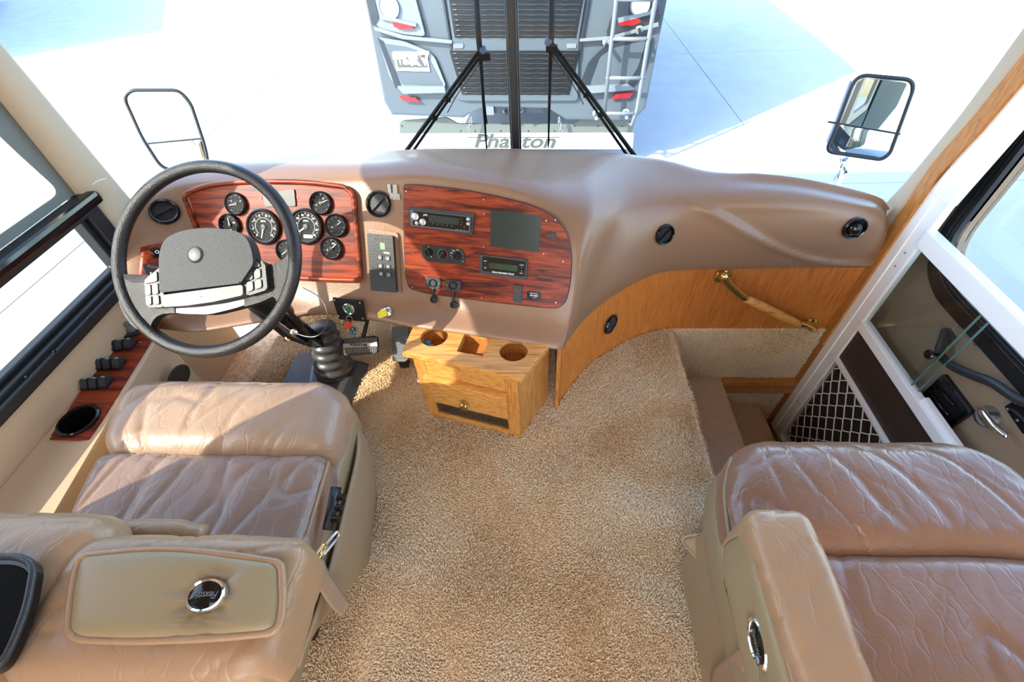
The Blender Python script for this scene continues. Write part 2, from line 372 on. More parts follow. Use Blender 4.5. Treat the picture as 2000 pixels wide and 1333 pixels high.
while y < 1.60:
    x = -1.18
    while x < FE + .004:
        xx = x + (rnd() - .5) * STP * 2; yy = y + (rnd() - .5) * STP * 2
        if not (xx > .07 and yy > tamb_y(xx) - .003) and not (xx < -.70 and yy < .5) and not (xx > FE - .004 and yy < .3):
            a = noise.noise(Vector((xx * 3, yy * 3, 1))) * 7; m_ = noise.noise(Vector((xx * 8, yy * 8, 5)))
            edge = max(0, (xx - (FE - .02)) / .02)
            rows.append(((xx, yy, -.001 - edge * .006), (edge * .5, 0, 1 - edge * .25), (math.cos(a) * .006 + m_ * .004, math.sin(a) * .006 + m_ * .004, -.001)))
        x += STP
    y += STP
pile('carpet_pile', rows, floor)
# firewall carpet under the dash
wfc = box('wall_firewall', (-1.32, 1.60, 0), (.07, 1.64, .40), carpetb, bevel=0, kind='structure')
# tambour front wall: ribbed slats following the curve
def ribbed(path, pitch, depth):
    out = []; acc = 0; pts = [Vector((p[0], p[1], 0)) for p in path]
    L = [0]
    for a, b in zip(pts, pts[1:]): L.append(L[-1] + (b - a).length)
    n = int(L[-1] / pitch); sub = 5
    j = 0
    for i in range(n * sub + 1):
        s = i * pitch / sub
        while j < len(L) - 2 and L[j + 1] < s: j += 1
        t = (s - L[j]) / (L[j + 1] - L[j]); p = pts[j].lerp(pts[j + 1], t); d = (pts[j + 1] - pts[j]).normalized(); nn = Vector((d.y, -d.x, 0))
        ph = (i % sub) / sub; out.append(p + nn * depth * (math.sin(PI * ph) ** .5 if ph > 0 else 0))
    return out
rb = ribbed(TPS, .0065, .0022)
V = []
for z in (-.01, .385):
    V += [(p.x, p.y, z) for p in rb]
nb = len(rb); V2 = [(p.x + .004, p.y + .03, z) for z in (-.01, .385) for p in rb]
tw = thing('wall_front', None, None, (.6, 1.44, 0), kind='structure')
add('tambour_slats', V, [(i, i + 1, nb + i + 1, nb + i) for i in range(nb - 1)], tambm, tw, kind='stuff')
add('tambour_backing', [(x, y + d, z) for z in (-.01, .385) for d in (.004, .02) for x, y in TPS], 
    [(i, i + 1, 2 * len(TPS) + i + 1, 2 * len(TPS) + i) for i in range(len(TPS) - 1)] + [(len(TPS) + i, len(TPS) + i + 1, 3 * len(TPS) + i + 1, 3 * len(TPS) + i) for i in range(len(TPS) - 1)], tambm, tw)
box('trim_4', (.064, .998, 0), (.078, 1.03, .36), oakt, bevel=.003, kind='structure')
# ---- stepwell
sw = thing('entry_steps', 'entry stepwell with tan ribbed vinyl treads going down to the door', 'steps', (.9, 1.0, -.76))
def ribtread(name, x0, x1, y0, y1, z, n):
    V = []; nx = n * 2
    pr = []
    for i in range(n):
        a = x0 + (x1 - x0) * i / n; w = (x1 - x0) / n
        pr += [(a, z - .0008), (a + w * .25, z), (a + w * .75, z), (a + w, z - .0008)]
    pr = [(x0, z - .03)] + pr + [(x1 + .004, z - .004), (x1 + .004, z - .03)]
    k = len(pr); V = [(a, y, b) for y in (y0, y1) for a, b in pr]
    add(name, V, [(i, i + 1, k + i + 1, k + i) for i in range(k - 1)] + [list(range(k)), list(range(k, 2 * k))], tread, sw)
ribtread('tread', FE - .01, .893, .2, 1.43, -.34, 50)
ribtread('tread', .885, 1.15, .2, 1.43, -.55, 42)
ribtread('tread', 1.14, 1.34, .2, 1.43, -.74, 30)
for x0, z0, z1 in ((FE - .006, -.36, -.03), (.885, -.56, -.36), (1.144, -.75, -.57)):
    box('riser', (x0 - .01, .2, z0), (x0, 1.43, z1), carpetb, sw, bevel=0)
fr = box('side_panel', (FE - .01, 1.43, -.78), (1.36, 1.45, 0), carpetb, sw, bevel=0)
rows = []
z = -.002
while z > -.74:
    x = FE + .004
    while x < 1.245:
        zb = -.34 if x < .89 else (-.55 if x < 1.147 else -.74)
        if z > zb + .004 and not (-.415 < z < -.335 and x > .9):
            a = noise.noise(Vector((x * 6, z * 6, 3))) * 4
            rows.append(((x + (rnd() - .5) * STP, 1.43, z + (rnd() - .5) * STP), (0, -1, 0), (math.cos(a) * .004, 0, -.003 + math.sin(a) * .003)))
        x += STP
    z -= STP
pile('carpet_pile', rows, sw)
rl = thing('stepwell_cover_rail', 'oak slide rail with a slot across the front of the stepwell', 'rail', (1.07, 1.4, -.44))
box('rail_strip', (.897, 1.392, -.372), (1.262, 1.428, -.338), oakt, rl, bevel=.002)
box('rail_strip', (.897, 1.395, -.43), (1.262, 1.428, -.385), oakt, rl, bevel=.002)
box('slot_liner', (.9, 1.402, -.386), (1.26, 1.428, -.371), black, rl, bevel=0)
# ---- right wall: oak trim, pillar, upper wall
ot = prism('trim_1', PL((XR + .02, 0, 0), (0, -1, 0), (-1, 0, 0)), [(-1.437, -.07), (-1.390, -.07), (-1.390, .715), (-1.353, .86), (-1.333, .99), (-1.285, 1.35), (-1.335, 1.35), (-1.381, 1.035), (-1.402, .885), (-1.438, .73)], 0, .03, oakt, bevel=.004, kind='structure')
opl = PL((XR - .01, 0, 0), (0, -1, 0), (-1, 0, 0))
for q in ((1643, 587), (1768, 424), (1912, 234), (1834, 338)): screw(opl, *q, ot, .0038, oakt, 'screw_cap')
box('baseboard_right', (1.25, 1.392, -.72), (1.30, 1.44, -.05), oakt, bevel=0, kind='structure')
# beige pillar beside the windshield, right and left
def pillar(name, sx, ylo, yhi, yw):
    n = 14; V = []; 
    for i in range(n + 1):
        t = i / n; z = .40 + 1.62 * t; yb = float(np.interp(z, [p[0] for p in yhi], [p[1] for p in yhi]))
        ylo_ = ylo if sx < 0 else float(np.interp(z, [.4, .72, .86, 1.0, 1.4, 2.0], [1.40, 1.40, 1.36, 1.34, 1.29, 1.25]))
        prof = [(XL - .10 if sx < 0 else XR + .10, ylo_), (XL if sx < 0 else XR, ylo_), (XL + .008 * sx * -1 if sx < 0 else XR - .008, ylo_ + (yb - ylo_) * .5), (XL if sx < 0 else XR, yb - .02), (XL - .012 if sx < 0 else XR + .012, yb - .005), (XL - .03 if sx < 0 else XR + .03, yb), (XL - .10 if sx < 0 else XR + .10, yb + .01)]
        V += [(x, y, z) for x, y in prof]
    m = 7; add(name, V, grid_faces(n + 1, m, 0, True) + [list(range(m)), list(range(n * m, n * m + m))], pillarm, None, True, kind='structure')
pillar('trim_2', 1, 1.34, [(.4, 1.585), (.49, 1.558), (.64, 1.516), (.88, 1.474), (1.04, 1.460), (2.0, 1.41)], 0)
pillar('trim_3', -1, 1.165, [(.4, 1.345), (1.2, 1.265), (2.0, 1.22)], 0)
# ---- left wall with window opening
WY0, WY1, WZ0, WZ1 = -.02, 1.172, .548, 1.60
for nm, lo, hi in (('wall_left', (XL - .05, -3.2, -.04), (XL, 1.34, WZ0)), ('wall_left_upper', (XL - .05, -3.2, WZ1), (XL, 1.34, 2.03)), ('wall_left_rear', (XL - .05, -3.2, WZ0), (XL, WY0, WZ1))):
    box(nm, lo, hi, beige, bevel=0, kind='structure')
box('wall_right', (XR, -3.2, -.8), (XR + .1, .15, 2.03), beige, bevel=0, kind='structure')
box('wall_right_upper', (XR, .15, 1.72), (XR + .1, 1.40, 2.03), beige, bevel=0, kind='structure')
box('ceiling', (XL - .12, -3.2, 2.0), (XR + .12, 1.72, 2.9), beige, bevel=0, kind='structure')
box('wall_right_lower', (XR + .10, -3.2, -.8), (XR + .12, .2, 0), beige, bevel=0, kind='structure')
box('wall_stepwell_rear', (FE, .15, -.8), (XR + .1, .2, -.0), carpetb, bevel=0, kind='structure')
box('wall_left_outer', (XL - .06, -5.5, -.8), (XL - .052, 1.34, .50), white, bevel=0, kind='structure')
box('wall_right_outer', (XR + .125, -6.5, -.1), (XR + .14, .12, 2.5), pm('coach green paint', C(24, 46, 42), .6, spec=.1), bevel=0, kind='structure')
box('wall_right_outer', (XR + .10, 1.44, -.6), (XR + .125, 1.72, .25), MT['coach green paint'], bevel=0, kind='structure')
box('wall_right_outer', (XR + .125, -6.5, -.8), (XR + .14, .12, -.1), white, bevel=0, kind='structure')
# coach front skin below the windshield
box('wall_front_skin', (XL - .10, 1.70, -.8), (XR + .1, 1.74, .42), rvdark, bevel=0, kind='structure')
# driver window
w1 = thing('window_1', None, None, (XL - .03, .6, WZ0), kind='structure')
fl = PL((XL, 0, 0), (0, 1, 0), (1, 0, 0))
def lbar(name, y0, y1, z0, z1, x0, x1, m=rubber, b=.004): return box(name, (x0, y0, z0), (x1, y1, z1), m, w1, bevel=b)
lbar('bottom_rail', WY0, 1.16, .548, .580, XL - .05, XL + .014)
lbar('bottom_rail', WY0, 1.13, .575, .592, XL - .05, XL - .002)
lbar('bottom_rail', WY0, 1.11, .592, .606, XL - .05, XL - .022)
lbar('front_rail', 1.128, 1.176, .53, .80, XL - .05, XL + .006)
lbar('front_rail', 1.150, 1.176, .80, 1.60, XL - .05, XL - .030)
lbar('front_rail', 1.108, 1.128, .58, .80, XL - .05, XL - .012)
lbar('top_rail', WY0, 1.16, 1.57, 1.60, XL - .05, XL + .008)
lbar('rear_rail', WY0 - .02, WY0 + .02, 0.53, 1.60, XL - .05, XL + .008)
for q in ((165, 622), (97, 687), (42, 737)): screw(fl, *q, w1, .004, blackg, 'screw', .014)
mr = thing('window_slide_bar', 'black round edged bar across the driver window below the grey shade cloth', 'bar', (XL, .6, .79))
box('bar', (XL - .03, -.02, .792), (XL + .028, 1.19, .828), blackg, mr, bevel=.012)
box('seal', (XL - .035, -.02, .776), (XL + .008, 1.17, .794), rubber, mr, bevel=.003)
tube('draw_cord', spline([P(180, 360, X=XL + .02), P(192, 353, X=XL + .04), P(207, 349, X=XL + .05)], 5), .0012, whitem, mr, 6)
lbar('pane', WY0, 1.12, .60, 1.58, XL - .042, XL - .038, tinted, 0)
# grey shade cloth with rounded opening
sp = PL((XL - .026, 0, 0), (0, 1, 0), (1, 0, 0))
out_ = [(-.0, .828), (1.178, .828), (1.186, .90), (1.176, 1.0), (1.172, 1.14), (1.16, 1.57), (-.0, 1.57)]
o1 = sp.uv(0, 430); oc = sp.uv(116, 378); o2 = sp.uv(0, 270)
opn = rpoly([(.08, .862), (oc[0] + .004, oc[1] + .001), (o2[0], o2[1]), (o2[0] - .05, 1.56), (.08, 1.56)], [.03, .035, .1, .03, .05])
shd = prism('shade_cloth', sp, out_, 0, .003, shadem, w1)
cut = prism('c', sp, opn, -.02, .03, shadem); boolean(shd, [cut])

# ---- windshield
w2 = thing('window_2', None, None, (0, 1.7, .6), kind='structure')
WSB = [(-1.34, 1.36), (-1.22, 1.53), (-1.02, 1.64), (-.70, 1.695), (-.35, 1.715), (-.083, 1.72)]
WSR = [(-.083, 1.72), (.25, 1.70), (.55, 1.65), (.85, 1.59), (1.12, 1.56), (1.32, 1.555)]
def pane(name, base):
    pts = spline([(x, y, 0) for x, y in base], 6); V = []
    nz = 6
    for off in (0, .006):
        for i in range(nz + 1):
            z = .52 + 1.5 * i / nz
            for p in pts: 
                k = min(1, abs(p[0]) / 1.3) ** 3
                V.append((p[0], p[1] + off - k * .2 * (z - .5), z))
    n = len(pts); a = (nz + 1) * n
    add(name, V, grid_faces(nz + 1, n) + grid_faces(nz + 1, n, a), wsglass, w2, True)
pane('pane', WSB); pane('pane', WSR)
box('centre_post', (-.097, 1.712, .5), (-.068, 1.745, 2.02), rubber, w2, bevel=.006)
box('post_seal', (-.1035, 1.728, .5), (-.0615, 1.748, 2.02), charcoal, w2, bevel=.003)

# ---- screen door (right wall), outer door behind
d1 = thing('door_1', None, None, (XR, .75, -.70), kind='structure')
dp = PL((XR, 0, 0), (0, -1, 0), (-1, 0, 0))      # a = -Y, b = z
def dbox(name, y0, y1, z0, z1, m=white, par=d1, x0=XR, x1=XR + .03, b=.003): return box(name, (x0, y0, z0), (x1, y1, z1), m, par, bevel=b)
dbox('front_stile', 1.352, 1.392, -.69, .66); dbox('front_stile', 1.303, 1.354, -.69, 1.72, x0=XR + .004)
hexa('front_stile', [(XR, y, .66) for y in (1.30, 1.392)] + [(XR + .03, y, .66) for y in (1.392, 1.30)], [(XR, y, 1.4) for y in (1.22, 1.29)] + [(XR + .03, y, 1.4) for y in (1.29, 1.22)], white, d1)
dbox('rear_stile', .18, .24, -.69, 1.72)
dbox('lower_bar', .24, 1.305, .128, .168, x0=XR - .004); dbox('bar_track', .24, .93, .168, .182, x0=XR + .01)
dbox('upper_bar', .24, 1.305, .512, .572, x0=XR - .004)
dbox('thin_bar', .24, 1.305, -.062, -.044, x0=XR - .002)
dbox('bottom_bar', .24, 1.305, -.69, -.655)
dbox('kick_panel', .24, 1.304, -.044, .128, kickm, x0=XR + .012, x1=XR + .018, b=0)
dbox('lower_backing', .24, 1.304, -.655, -.062, kickm, x0=XR + .045, x1=XR + .05, b=0)
for q in ((1766, 494), (1747, 520), (1557, 784), (1548, 797)): screw(dp, *q, d1, .0035, steel, 'screw', -.002)
dbox('sliding_pane', .99, 1.304, .168, .512, clear, x0=XR + .012, x1=XR + .016, b=0)
dbox('sliding_pane', .965, 1.02, .168, .512, clear, x0=XR + .02, x1=XR + .024, b=0)
box('pane_edge', (XR + .011, .988, .168), (XR + .017, .991, .512), edgeg, d1, bevel=0)
box('pane_edge', (XR + .019, .963, .168), (XR + .025, .966, .512), edgeg, d1, bevel=0)
kq = dp.sub(1824, 693, -.008)
lathe('pane_knob', kq, [(.005, -.006), (.005, .012), (.014, .016), (.0165, .022), (.014, .028), (0, .030)], blackg, d1, 20)
# expanded metal mesh: zigzag strands, joined
bm = bmesh.new(); y = .25; mp_, mh = .064, .088
rowsn = int((.655 - .062) / mh) + 2
def strand(y0, flip):
    pts = []
    n = int((.655 - .066) / (mh / 2)) + 1
    for i in range(n + 1):
        z = -.066 - i * mh / 2
        if z < -.655: break
        s = 1 if (i + flip) % 2 else -1
        for dz in (-.004, .004):
            zz = z + dz
            if -.655 < zz < -.062: pts.append((XR + .012, y0 + s * mp_ / 4 * .96, zz))
    pts.sort(key=lambda p: -p[2]); return pts
k = 0
while y < 1.30:
    p = strand(y, k % 2)
    bm_tube(bm, [(a, min(1.3, b), c) for a, b, c in p], .0027, 5); y += mp_ / 2; k += 1
bmadd('guard_mesh', bm, white, d1, True, kind='stuff')
# outer door
d2 = thing('door_2', None, None, (1.35, .75, -.70), kind='structure')
OX = 1.335
od = PL((OX, 0, 0), (0, -1, 0), (-1, 0, 0))
body = [(-1.41, -.72), (-.16, -.72), (-.16, 1.70), (-1.41, 1.70)]
skin = prism('door_skin', od, body, -.04, 0, doorskin, d2)
win = rpoly([(-1.285, .455), (-.30, .455), (-.30, 1.6), (-1.285, 1.6)], [.16, .1, .1, .12], 8)
wing = [(a, b) for a, b in rpoly([(-1.335, .385), (-.26, .385), (-.26, 1.64), (-1.335, 1.64)], [.19, .12, .12, .14], 8)]
cut = prism('c', od, win, -.2, .2, rubber); boolean(skin, [cut])
gas = prism('window_gasket', od, wing, -.008, .016, rubber, d2, bevel=.006)
cut = prism('c', od, win, -.2, .2, rubber); boolean(gas, [cut])
for k_, gr in ((0, .012), (1, .026)):
    g_ = [(-1.285 - gr, .455 - gr), (-.30 + gr, .455 - gr), (-.30 + gr, 1.6 + gr), (-1.285 - gr, 1.6 + gr)]
    tube('gasket_bead', [od.w(a, b, .015) for a, b in rpoly(g_, [.16 + gr, .1, .1, .12], 8)], .0028, blackg, d2, 6, closed=True)
prism('window_pane', od, [(a, b) for a, b in win], -.03, -.026, clear, d2)
prism('outer_panel', od, [(-1.41, -.72), (-.16, -.72), (-.16, .40), (-1.41, .40)], -.048, -.041, MT['coach green paint'], d2)
# latch tray
lt = [(1807, 771), (1850, 730), (1907, 805), (1856, 841)]
prism('latch_tray', od, rpoly(od.pp(lt), .008), -.001, .012, blackg, d2, bevel=.003)
lc = [Vector(od.uv(*p)) for p in lt]; cc = sum(lc, Vector((0, 0))) / 4
prism('tray_recess', od, rpoly([tuple(cc + (p - cc) * .78) for p in lc], .006), .0125, .0135, black, d2)
tube('tray_lever', [od.at(1826, 764, .02), od.at(1856, 800, .024), od.at(1864, 812, .018)], .006, blackg, d2, 8)
tube('tray_lever', [od.at(1838, 752, .02), od.at(1876, 792, .02)], .003, blackg, d2, 8)
tube('pull_handle', spline([od.at(1848, 648, .0), od.at(1860, 668, .03), od.at(1864, 690, .045), od.at(1888, 712, .05), od.at(1930, 732, .05), od.at(1970, 748, .045), od.at(2010, 780, .03), od.at(2040, 800, .0)], 6), .017, charcoal, d2, 12, flat=.75)
prism('handle_foot', od, rpoly(od.pp([(1842, 648), (1856, 640), (1872, 664), (1858, 676)]), .006), 0, .014, charcoal, d2, bevel=.004)
lathe('lever_base', od.sub(1934, 815), [(.034, 0), (.033, .008), (.026, .024), (.012, .030), (0, .031)], steel, d2, 28)
tube('lever_handle', spline([od.at(1940, 800, .03), od.at(1950, 803, .045), od.at(1975, 830, .05), od.at(1998, 855, .04)], 5), [.008] * 6 + [.0095] * 10, chrome, d2, 12)
prism('lock_plate', od, rpoly(od.pp([(1967, 795), (1990, 782), (2030, 830), (2005, 850)]), .004), 0, .008, blackg, d2, bevel=.002)
for q in ((1989, 787), (1973, 800), (1993, 822)): screw(od, *q, d2, .004, steel, 'screw', .008)
for q in ((1907, 672), (1989, 749)): lathe('stud', od.sub(*q), [(.006, 0), (.006, .004), (.003, .006), (0, .006)], steel, d2, 10)
# threshold light strip bottom right seen white
box('baseboard_door', (1.30, .2, -.76), (1.34, 1.42, -.68), white, bevel=.002, kind='structure')

# ---- ground outside, and the slab joints
GZ = -1.0
ground = thing('ground', None, None, (0, 8, GZ - .1), kind='structure')
joints_x = [-26, -18, -13.5, -9, -4.5, 2.6, 7.1, 11.6, 16, 26]; joints_y = [-20, -9, 0, 4.5, 9.0, 13.5, 18, 24, 40]
for i in range(len(joints_x) - 1):
    for j in range(len(joints_y) - 1):
        box('slab', (joints_x[i] + .006, joints_y[j] + .006, GZ - .1), (joints_x[i + 1] - .006, joints_y[j + 1] - .006, GZ), concrete, ground, bevel=0)
box('joint_filler', (-26, -20, GZ - .12), (26, 40, GZ - .006), concrete, ground, bevel=0)
# far slab is shaded by a box trailer added unseen on the left
# ================================================================= DASHBOARD
def PCY(x, z): return 1.19 - .08 * (x + .8) + .65 * (z - .48)
def PPY(x, z): return 1.165 - .19 * (x + .44) + .56 * (z - .45)
dash = thing('dashboard', 'tan moulded dashboard with walnut instrument panels, curving round to the passenger side', 'dashboard', (0, 1.3, .35))
ST = []
def dr(x, ly, lz, r5z=.755, kx=0, ky=1.69):
    ST.append([(x, ly + .09, lz + .01), (x, ly + .01, lz - .004), (x, ly, lz + .012), (x, PCY(x, .45) + .004, .448), (x, PCY(x, .60) + .010, .60), (x, PCY(x, .715) + .010, .715), (x, PCY(x, r5z) + .028, r5z), (x, PCY(x, r5z) + .12, r5z + .004), (x + kx, ky, .69), (x + kx, ky, .52)])
ST.append([(-1.36, 1.14, .41), (-1.36, 1.06, .40), (-1.36, 1.055, .415), (-1.36, 1.065, .46), (-1.36, 1.10, .60), (-1.36, 1.19, .69), (-1.36, 1.28, .72), (-1.35, 1.34, .72), (-1.33, 1.40, .69), (-1.33, 1.40, .52)])
ST.append([(-1.26, 1.14, .40), (-1.26, 1.05, .387), (-1.26, 1.045, .402), (-1.26, 1.075, .45), (-1.26, 1.145, .60), (-1.26, 1.30, .70), (-1.26, 1.36, .735), (-1.25, 1.42, .735), (-1.23, 1.50, .69), (-1.23, 1.50, .52)])
dr(-1.15, 1.045, .385, .745, .01, 1.56); dr(-.95, 1.085, .385, .755, 0, 1.635); dr(-.75, 1.12, .385, .757, 0, 1.675); dr(-.57, 1.10, .378, .76, 0, 1.69)
def pr(x, ly, lz, z4, z5, k, xk=None):
    ST.append([(x, ly + .09, lz + .01), (x, ly + .01, lz - .004), (x, ly, lz + .012), (x, PPY(x, .435) + .003, .43), (x, PPY(x, .58) + .010, .58), (x, PPY(x, z4) + .010, z4), (x, PPY(x, z5) + .03, z5), (x, PPY(x, z5) + .13, z5 + .0), (xk or x, k, .69), (xk or x, k, .52)])
pr(-.40, 1.065, .375, .735, .775, 1.70); pr(-.22, 1.035, .372, .735, .77, 1.70); pr(-.05, 1.005, .366, .715, .752, 1.695)
def ps(rows, lz):
    L = rows[0]
    ST.append([(L[0] + (-.05 if L[0] < .3 else 0), L[1] + .05, L[2] + .01), (L[0], L[1] + .012, L[2] - .004), (L[0], L[1], L[2] + .012)] + rows[1:] + [(rows[-1][0], rows[-1][1], rows[-1][2] - .16)])
ps([(.070, .985, .355), (.082, PPY(.08, .43) + .002, .43), (.097, PPY(.097, .55) + .006, .55), (.110, PPY(.11, .635) + .008, .635), (.135, 1.235, .70), (.14, 1.37, .735), (.10, 1.69, .68)], 0)
ps([(.098, 1.03, .345), (.118, 1.065, .42), (.145, 1.14, .54), (.175, 1.215, .63), (.20, 1.28, .685), (.21, 1.43, .715), (.2, 1.68, .68)], 0)
ps([(.160, 1.135, .34), (.185, 1.155, .42), (.225, 1.235, .53), (.265, 1.305, .61), (.295, 1.365, .66), (.31, 1.49, .69), (.31, 1.66, .68)], 0)
ps([(.275, 1.245, .355), (.295, 1.25, .42), (.33, 1.305, .52), (.37, 1.365, .60), (.40, 1.42, .648), (.40, 1.52, .67), (.41, 1.63, .675)], 0)
ps([(.44, 1.365, .35), (.45, 1.36, .42), (.47, 1.375, .51), (.49, 1.405, .60), (.50, 1.45, .640), (.5, 1.52, .655), (.52, 1.60, .665)], 0)
ps([(.60, 1.408, .337), (.60, 1.40, .41), (.61, 1.395, .51), (.62, 1.41, .60), (.63, 1.455, .637), (.64, 1.51, .645), (.66, 1.57, .65)], 0)
ps([(.85, 1.412, .337), (.85, 1.40, .41), (.85, 1.385, .50), (.85, 1.40, .59), (.86, 1.44, .628), (.87, 1.49, .635), (.88, 1.53, .64)], 0)
ps([(1.06, 1.412, .337), (1.06, 1.40, .40), (1.06, 1.38, .48), (1.06, 1.385, .56), (1.06, 1.415, .597), (1.06, 1.46, .605), (1.07, 1.50, .61)], 0)
ps([(1.185, 1.412, .337), (1.18, 1.40, .39), (1.175, 1.385, .45), (1.17, 1.385, .525), (1.17, 1.41, .562), (1.17, 1.45, .575), (1.18, 1.49, .58)], 0)
ps([(1.247, 1.414, .337), (1.243, 1.405, .38), (1.235, 1.40, .43), (1.225, 1.40, .48), (1.225, 1.425, .515), (1.225, 1.455, .53), (1.235, 1.485, .54)], 0)
NS, NR = 20, 8
cols = [spline(s, NR) for s in ST]
G = []
for j in range(len(cols[0])):
    G.append(spline([c[j] for c in cols], NS))
G = np.array(G)     # rows x stations
for it in range(60):
    S_ = G.copy(); S_[1:-1, 1:-1] = (G[:-2, 1:-1] + G[2:, 1:-1] + G[1:-1, :-2] + G[1:-1, 2:]) / 4
    wx = np.clip((G[..., 0] + .02) / .12, 0, 1) * np.clip((.75 - G[..., 0]) / .15, 0, 1) * np.clip((G[..., 2] - .60) / .06, 0, 1) * np.clip((1.60 - G[..., 1]) / .12, 0, 1)
    G = G + (S_ - G) * wx[..., None] * .8
def sstep(t): t = max(0, min(1, t)); return t * t * (3 - 2 * t)
RX = [(.47, .64), (.60, .585), (.70, .53), (.80, .475), (.90, .425), (1.0, .385), (1.10, .362), (1.26, .35)]
for i in range(G.shape[0]):
    for j in range(G.shape[1]):
        x, y_, z = G[i, j]
        if x > .47 and z > .34 and y_ < 1.47:
            zs = np.interp(x, [p[0] for p in RX], [p[1] for p in RX]); d = z - zs; w = sstep((x - .47) / .12)
            rdg = math.exp(-(d / .016) ** 2) * .008
            rec = sstep(d / .02) * sstep((.62 - z) / .05) * .010
            G[i, j, 1] += w * (rec - rdg)
nr, nc = G.shape[:2]
dbody = add('dash_body', G.reshape(-1, 3), grid_faces(nr, nc), vinyl, dash, True)
DBV = BVHTree.FromPolygons([Vector(v) for v in G.reshape(-1, 3)], [tuple(f) for f in grid_faces(nr, nc)])
def dhit(px, py):
    r = Vector(ray(px, py)).normalized(); h, n, i, d = DBV.ray_cast(Vector((0, 0, HC)), r)
    if n.dot(r) > 0: n = -n
    return h, n
def dpl(px, py, c=0.):
    h, n = dhit(px, py); return PL(h + n * c, (1, 0, 0), n)
# planes
CP = PL((-.8, 1.19, .48), (1, -.08, 0), (-.08, -1, .65))
PP = PL((-.44, 1.165, .45), (1, -.19, 0), (-.19, -1, .56))
# --- instrument panel
ipx = [(361, 381), (400, 364), (455, 357), (520, 354.5), (600, 356), (675, 365), (692, 380), (706, 547), (640, 546), (560, 541), (440, 528), (395, 468)]
iuv = CP.pp(ipx); ir = rpoly(iuv, [.02, .05, .05, .05, .05, .02, .02, .012, .05, .05, .01, .06], 5)
ip = prism('instrument_panel', CP, ir, -.006, .003, walnut, dash)
tube('panel_rim', [CP.w(a, b, .006) for a, b in ir], .0085, walnut, dash, 10, closed=True)
for q in ((367, 380), (680, 371), (511, 388), (583, 386), (699, 541)): screw(CP, *q, dash, .003, brass, 'screw', .004 if q[0] in (511, 583) else .0125)
disp = pprism('warning_display', CP, [(516, 379), (577, 370), (580, 403), (520, 404)], .004, .002, .008, pm('display grey', C(56, 60, 62), .4), dash, bevel=.001)
q_ = CP.sub(524, 397); lathe('indicator', q_, [(.0022, .008), (.0022, .0086), (0, .0086)], yellow, disp, 10)
def gauge(px, py, R, needle, nums, big=False, arc=True):
    q = CP.sub(px, py, .003); g = lathe('gauge', q, [(R * 1.12, -.004), (R * 1.12, .004), (R * 1.09, .012), (R * 1.0, .015), (R * .95, .013), (R * .93, .004), (R * .90, .003)], black, dash, 36)
    lathe('dial', q, [(R * .94, .002), (R * .94, .0032), (0, .0032)], dialm, g, 36)
    lathe('ring', q, [(R * .93, .006), (R * .91, .0085), (R * .88, .0085), (R * .87, .006)], charcoal, g, 36)
    bm = bmesh.new(); n = 17 if big else 9
    for i in range(n):
        a = math.radians(225 - 270 * i / (n - 1)); r0, r1 = R * .74, R * (.84 if i % 2 == 0 else .80); d = Vector((math.cos(a), math.sin(a)))
        t = d.orthogonal() * R * .018; p = [d * r0 - t, d * r1 - t, d * r1 + t, d * r0 + t]; bm_prism(bm, q, [tuple(x) for x in p], .0033, .0037)
    if big:
        pts = [q.w(R * .56 * math.cos(math.radians(a)), R * .56 * math.sin(math.radians(a)), .0036) for a in range(-45, 226, 9)]; bm_tube(bm, pts, .0007, 5)
    bmadd('scale_marks', bm, whitem, g)
    bm = bmesh.new(); a = math.radians(needle); d = Vector((math.cos(a), math.sin(a))); t = d.orthogonal()
    bm_prism(bm, q, [tuple(d * R * .0 - t * R * .05), tuple(d * R * .72 - t * R * .025), tuple(d * R * .72 + t * R * .025), tuple(d * R * .0 + t * R * .05)], .006, .0068)
    bmadd('needle', bm, whitem, g); lathe('needle_cap', q, [(R * .16, .0035), (R * .15, .008), (0, .0085)], black, g, 16)
    V = None
    for s, a, rr in nums:
        text('numeral', s, q, R * (.17 if big else .24), whitem if big else whitem, g, rr * R * math.cos(math.radians(a)), rr * R * math.sin(math.radians(a)), .0034)
    lathe('lens', q, [(R * .90, .0105), (0, .0112)], lensm, g, 28)
    return g
gauge(464, 399, .034, 190, [('F', 30, .55), ('E', 150, .55)])
gauge(452, 440, .034, 100, [('60', 30, .5), ('psi', -90, .45)])
gauge(517.5, 443.5, .0535, 255, [(str(n), 225 - 270 * i / 7, .70) for i, n in enumerate((0, 5, 10, 15, 20, 25, 30, 35))] + [('RPM', 90, .34)], True)
g8 = gauge(600, 443, .0535, 215, [(str(n), 225 - 270 * i / 9, .70) for i, n in enumerate((0, 10, 20, 30, 40, 50, 60, 70, 80, 90))] + [('MPH', 90, .34)], True)
q_ = CP.sub(604, 462, .003); prism('odometer', q_, rpoly(rectpts(.032, .011), .003), .0032, .0045, pm('odometer white', C(225, 228, 226), .4), g8)
gauge(629, 397.5, .034, 25, [('H', 60, .5), ('C', 200, .5)]); gauge(659, 441, .034, 35, [('18', 60, .5), ('10', 200, .5)]); gauge(650, 485.5, .034, 40, [('120', 70, .5), ('0', 200, .5)]); gauge(563, 490, .034, 215, [('150', 60, .5)])
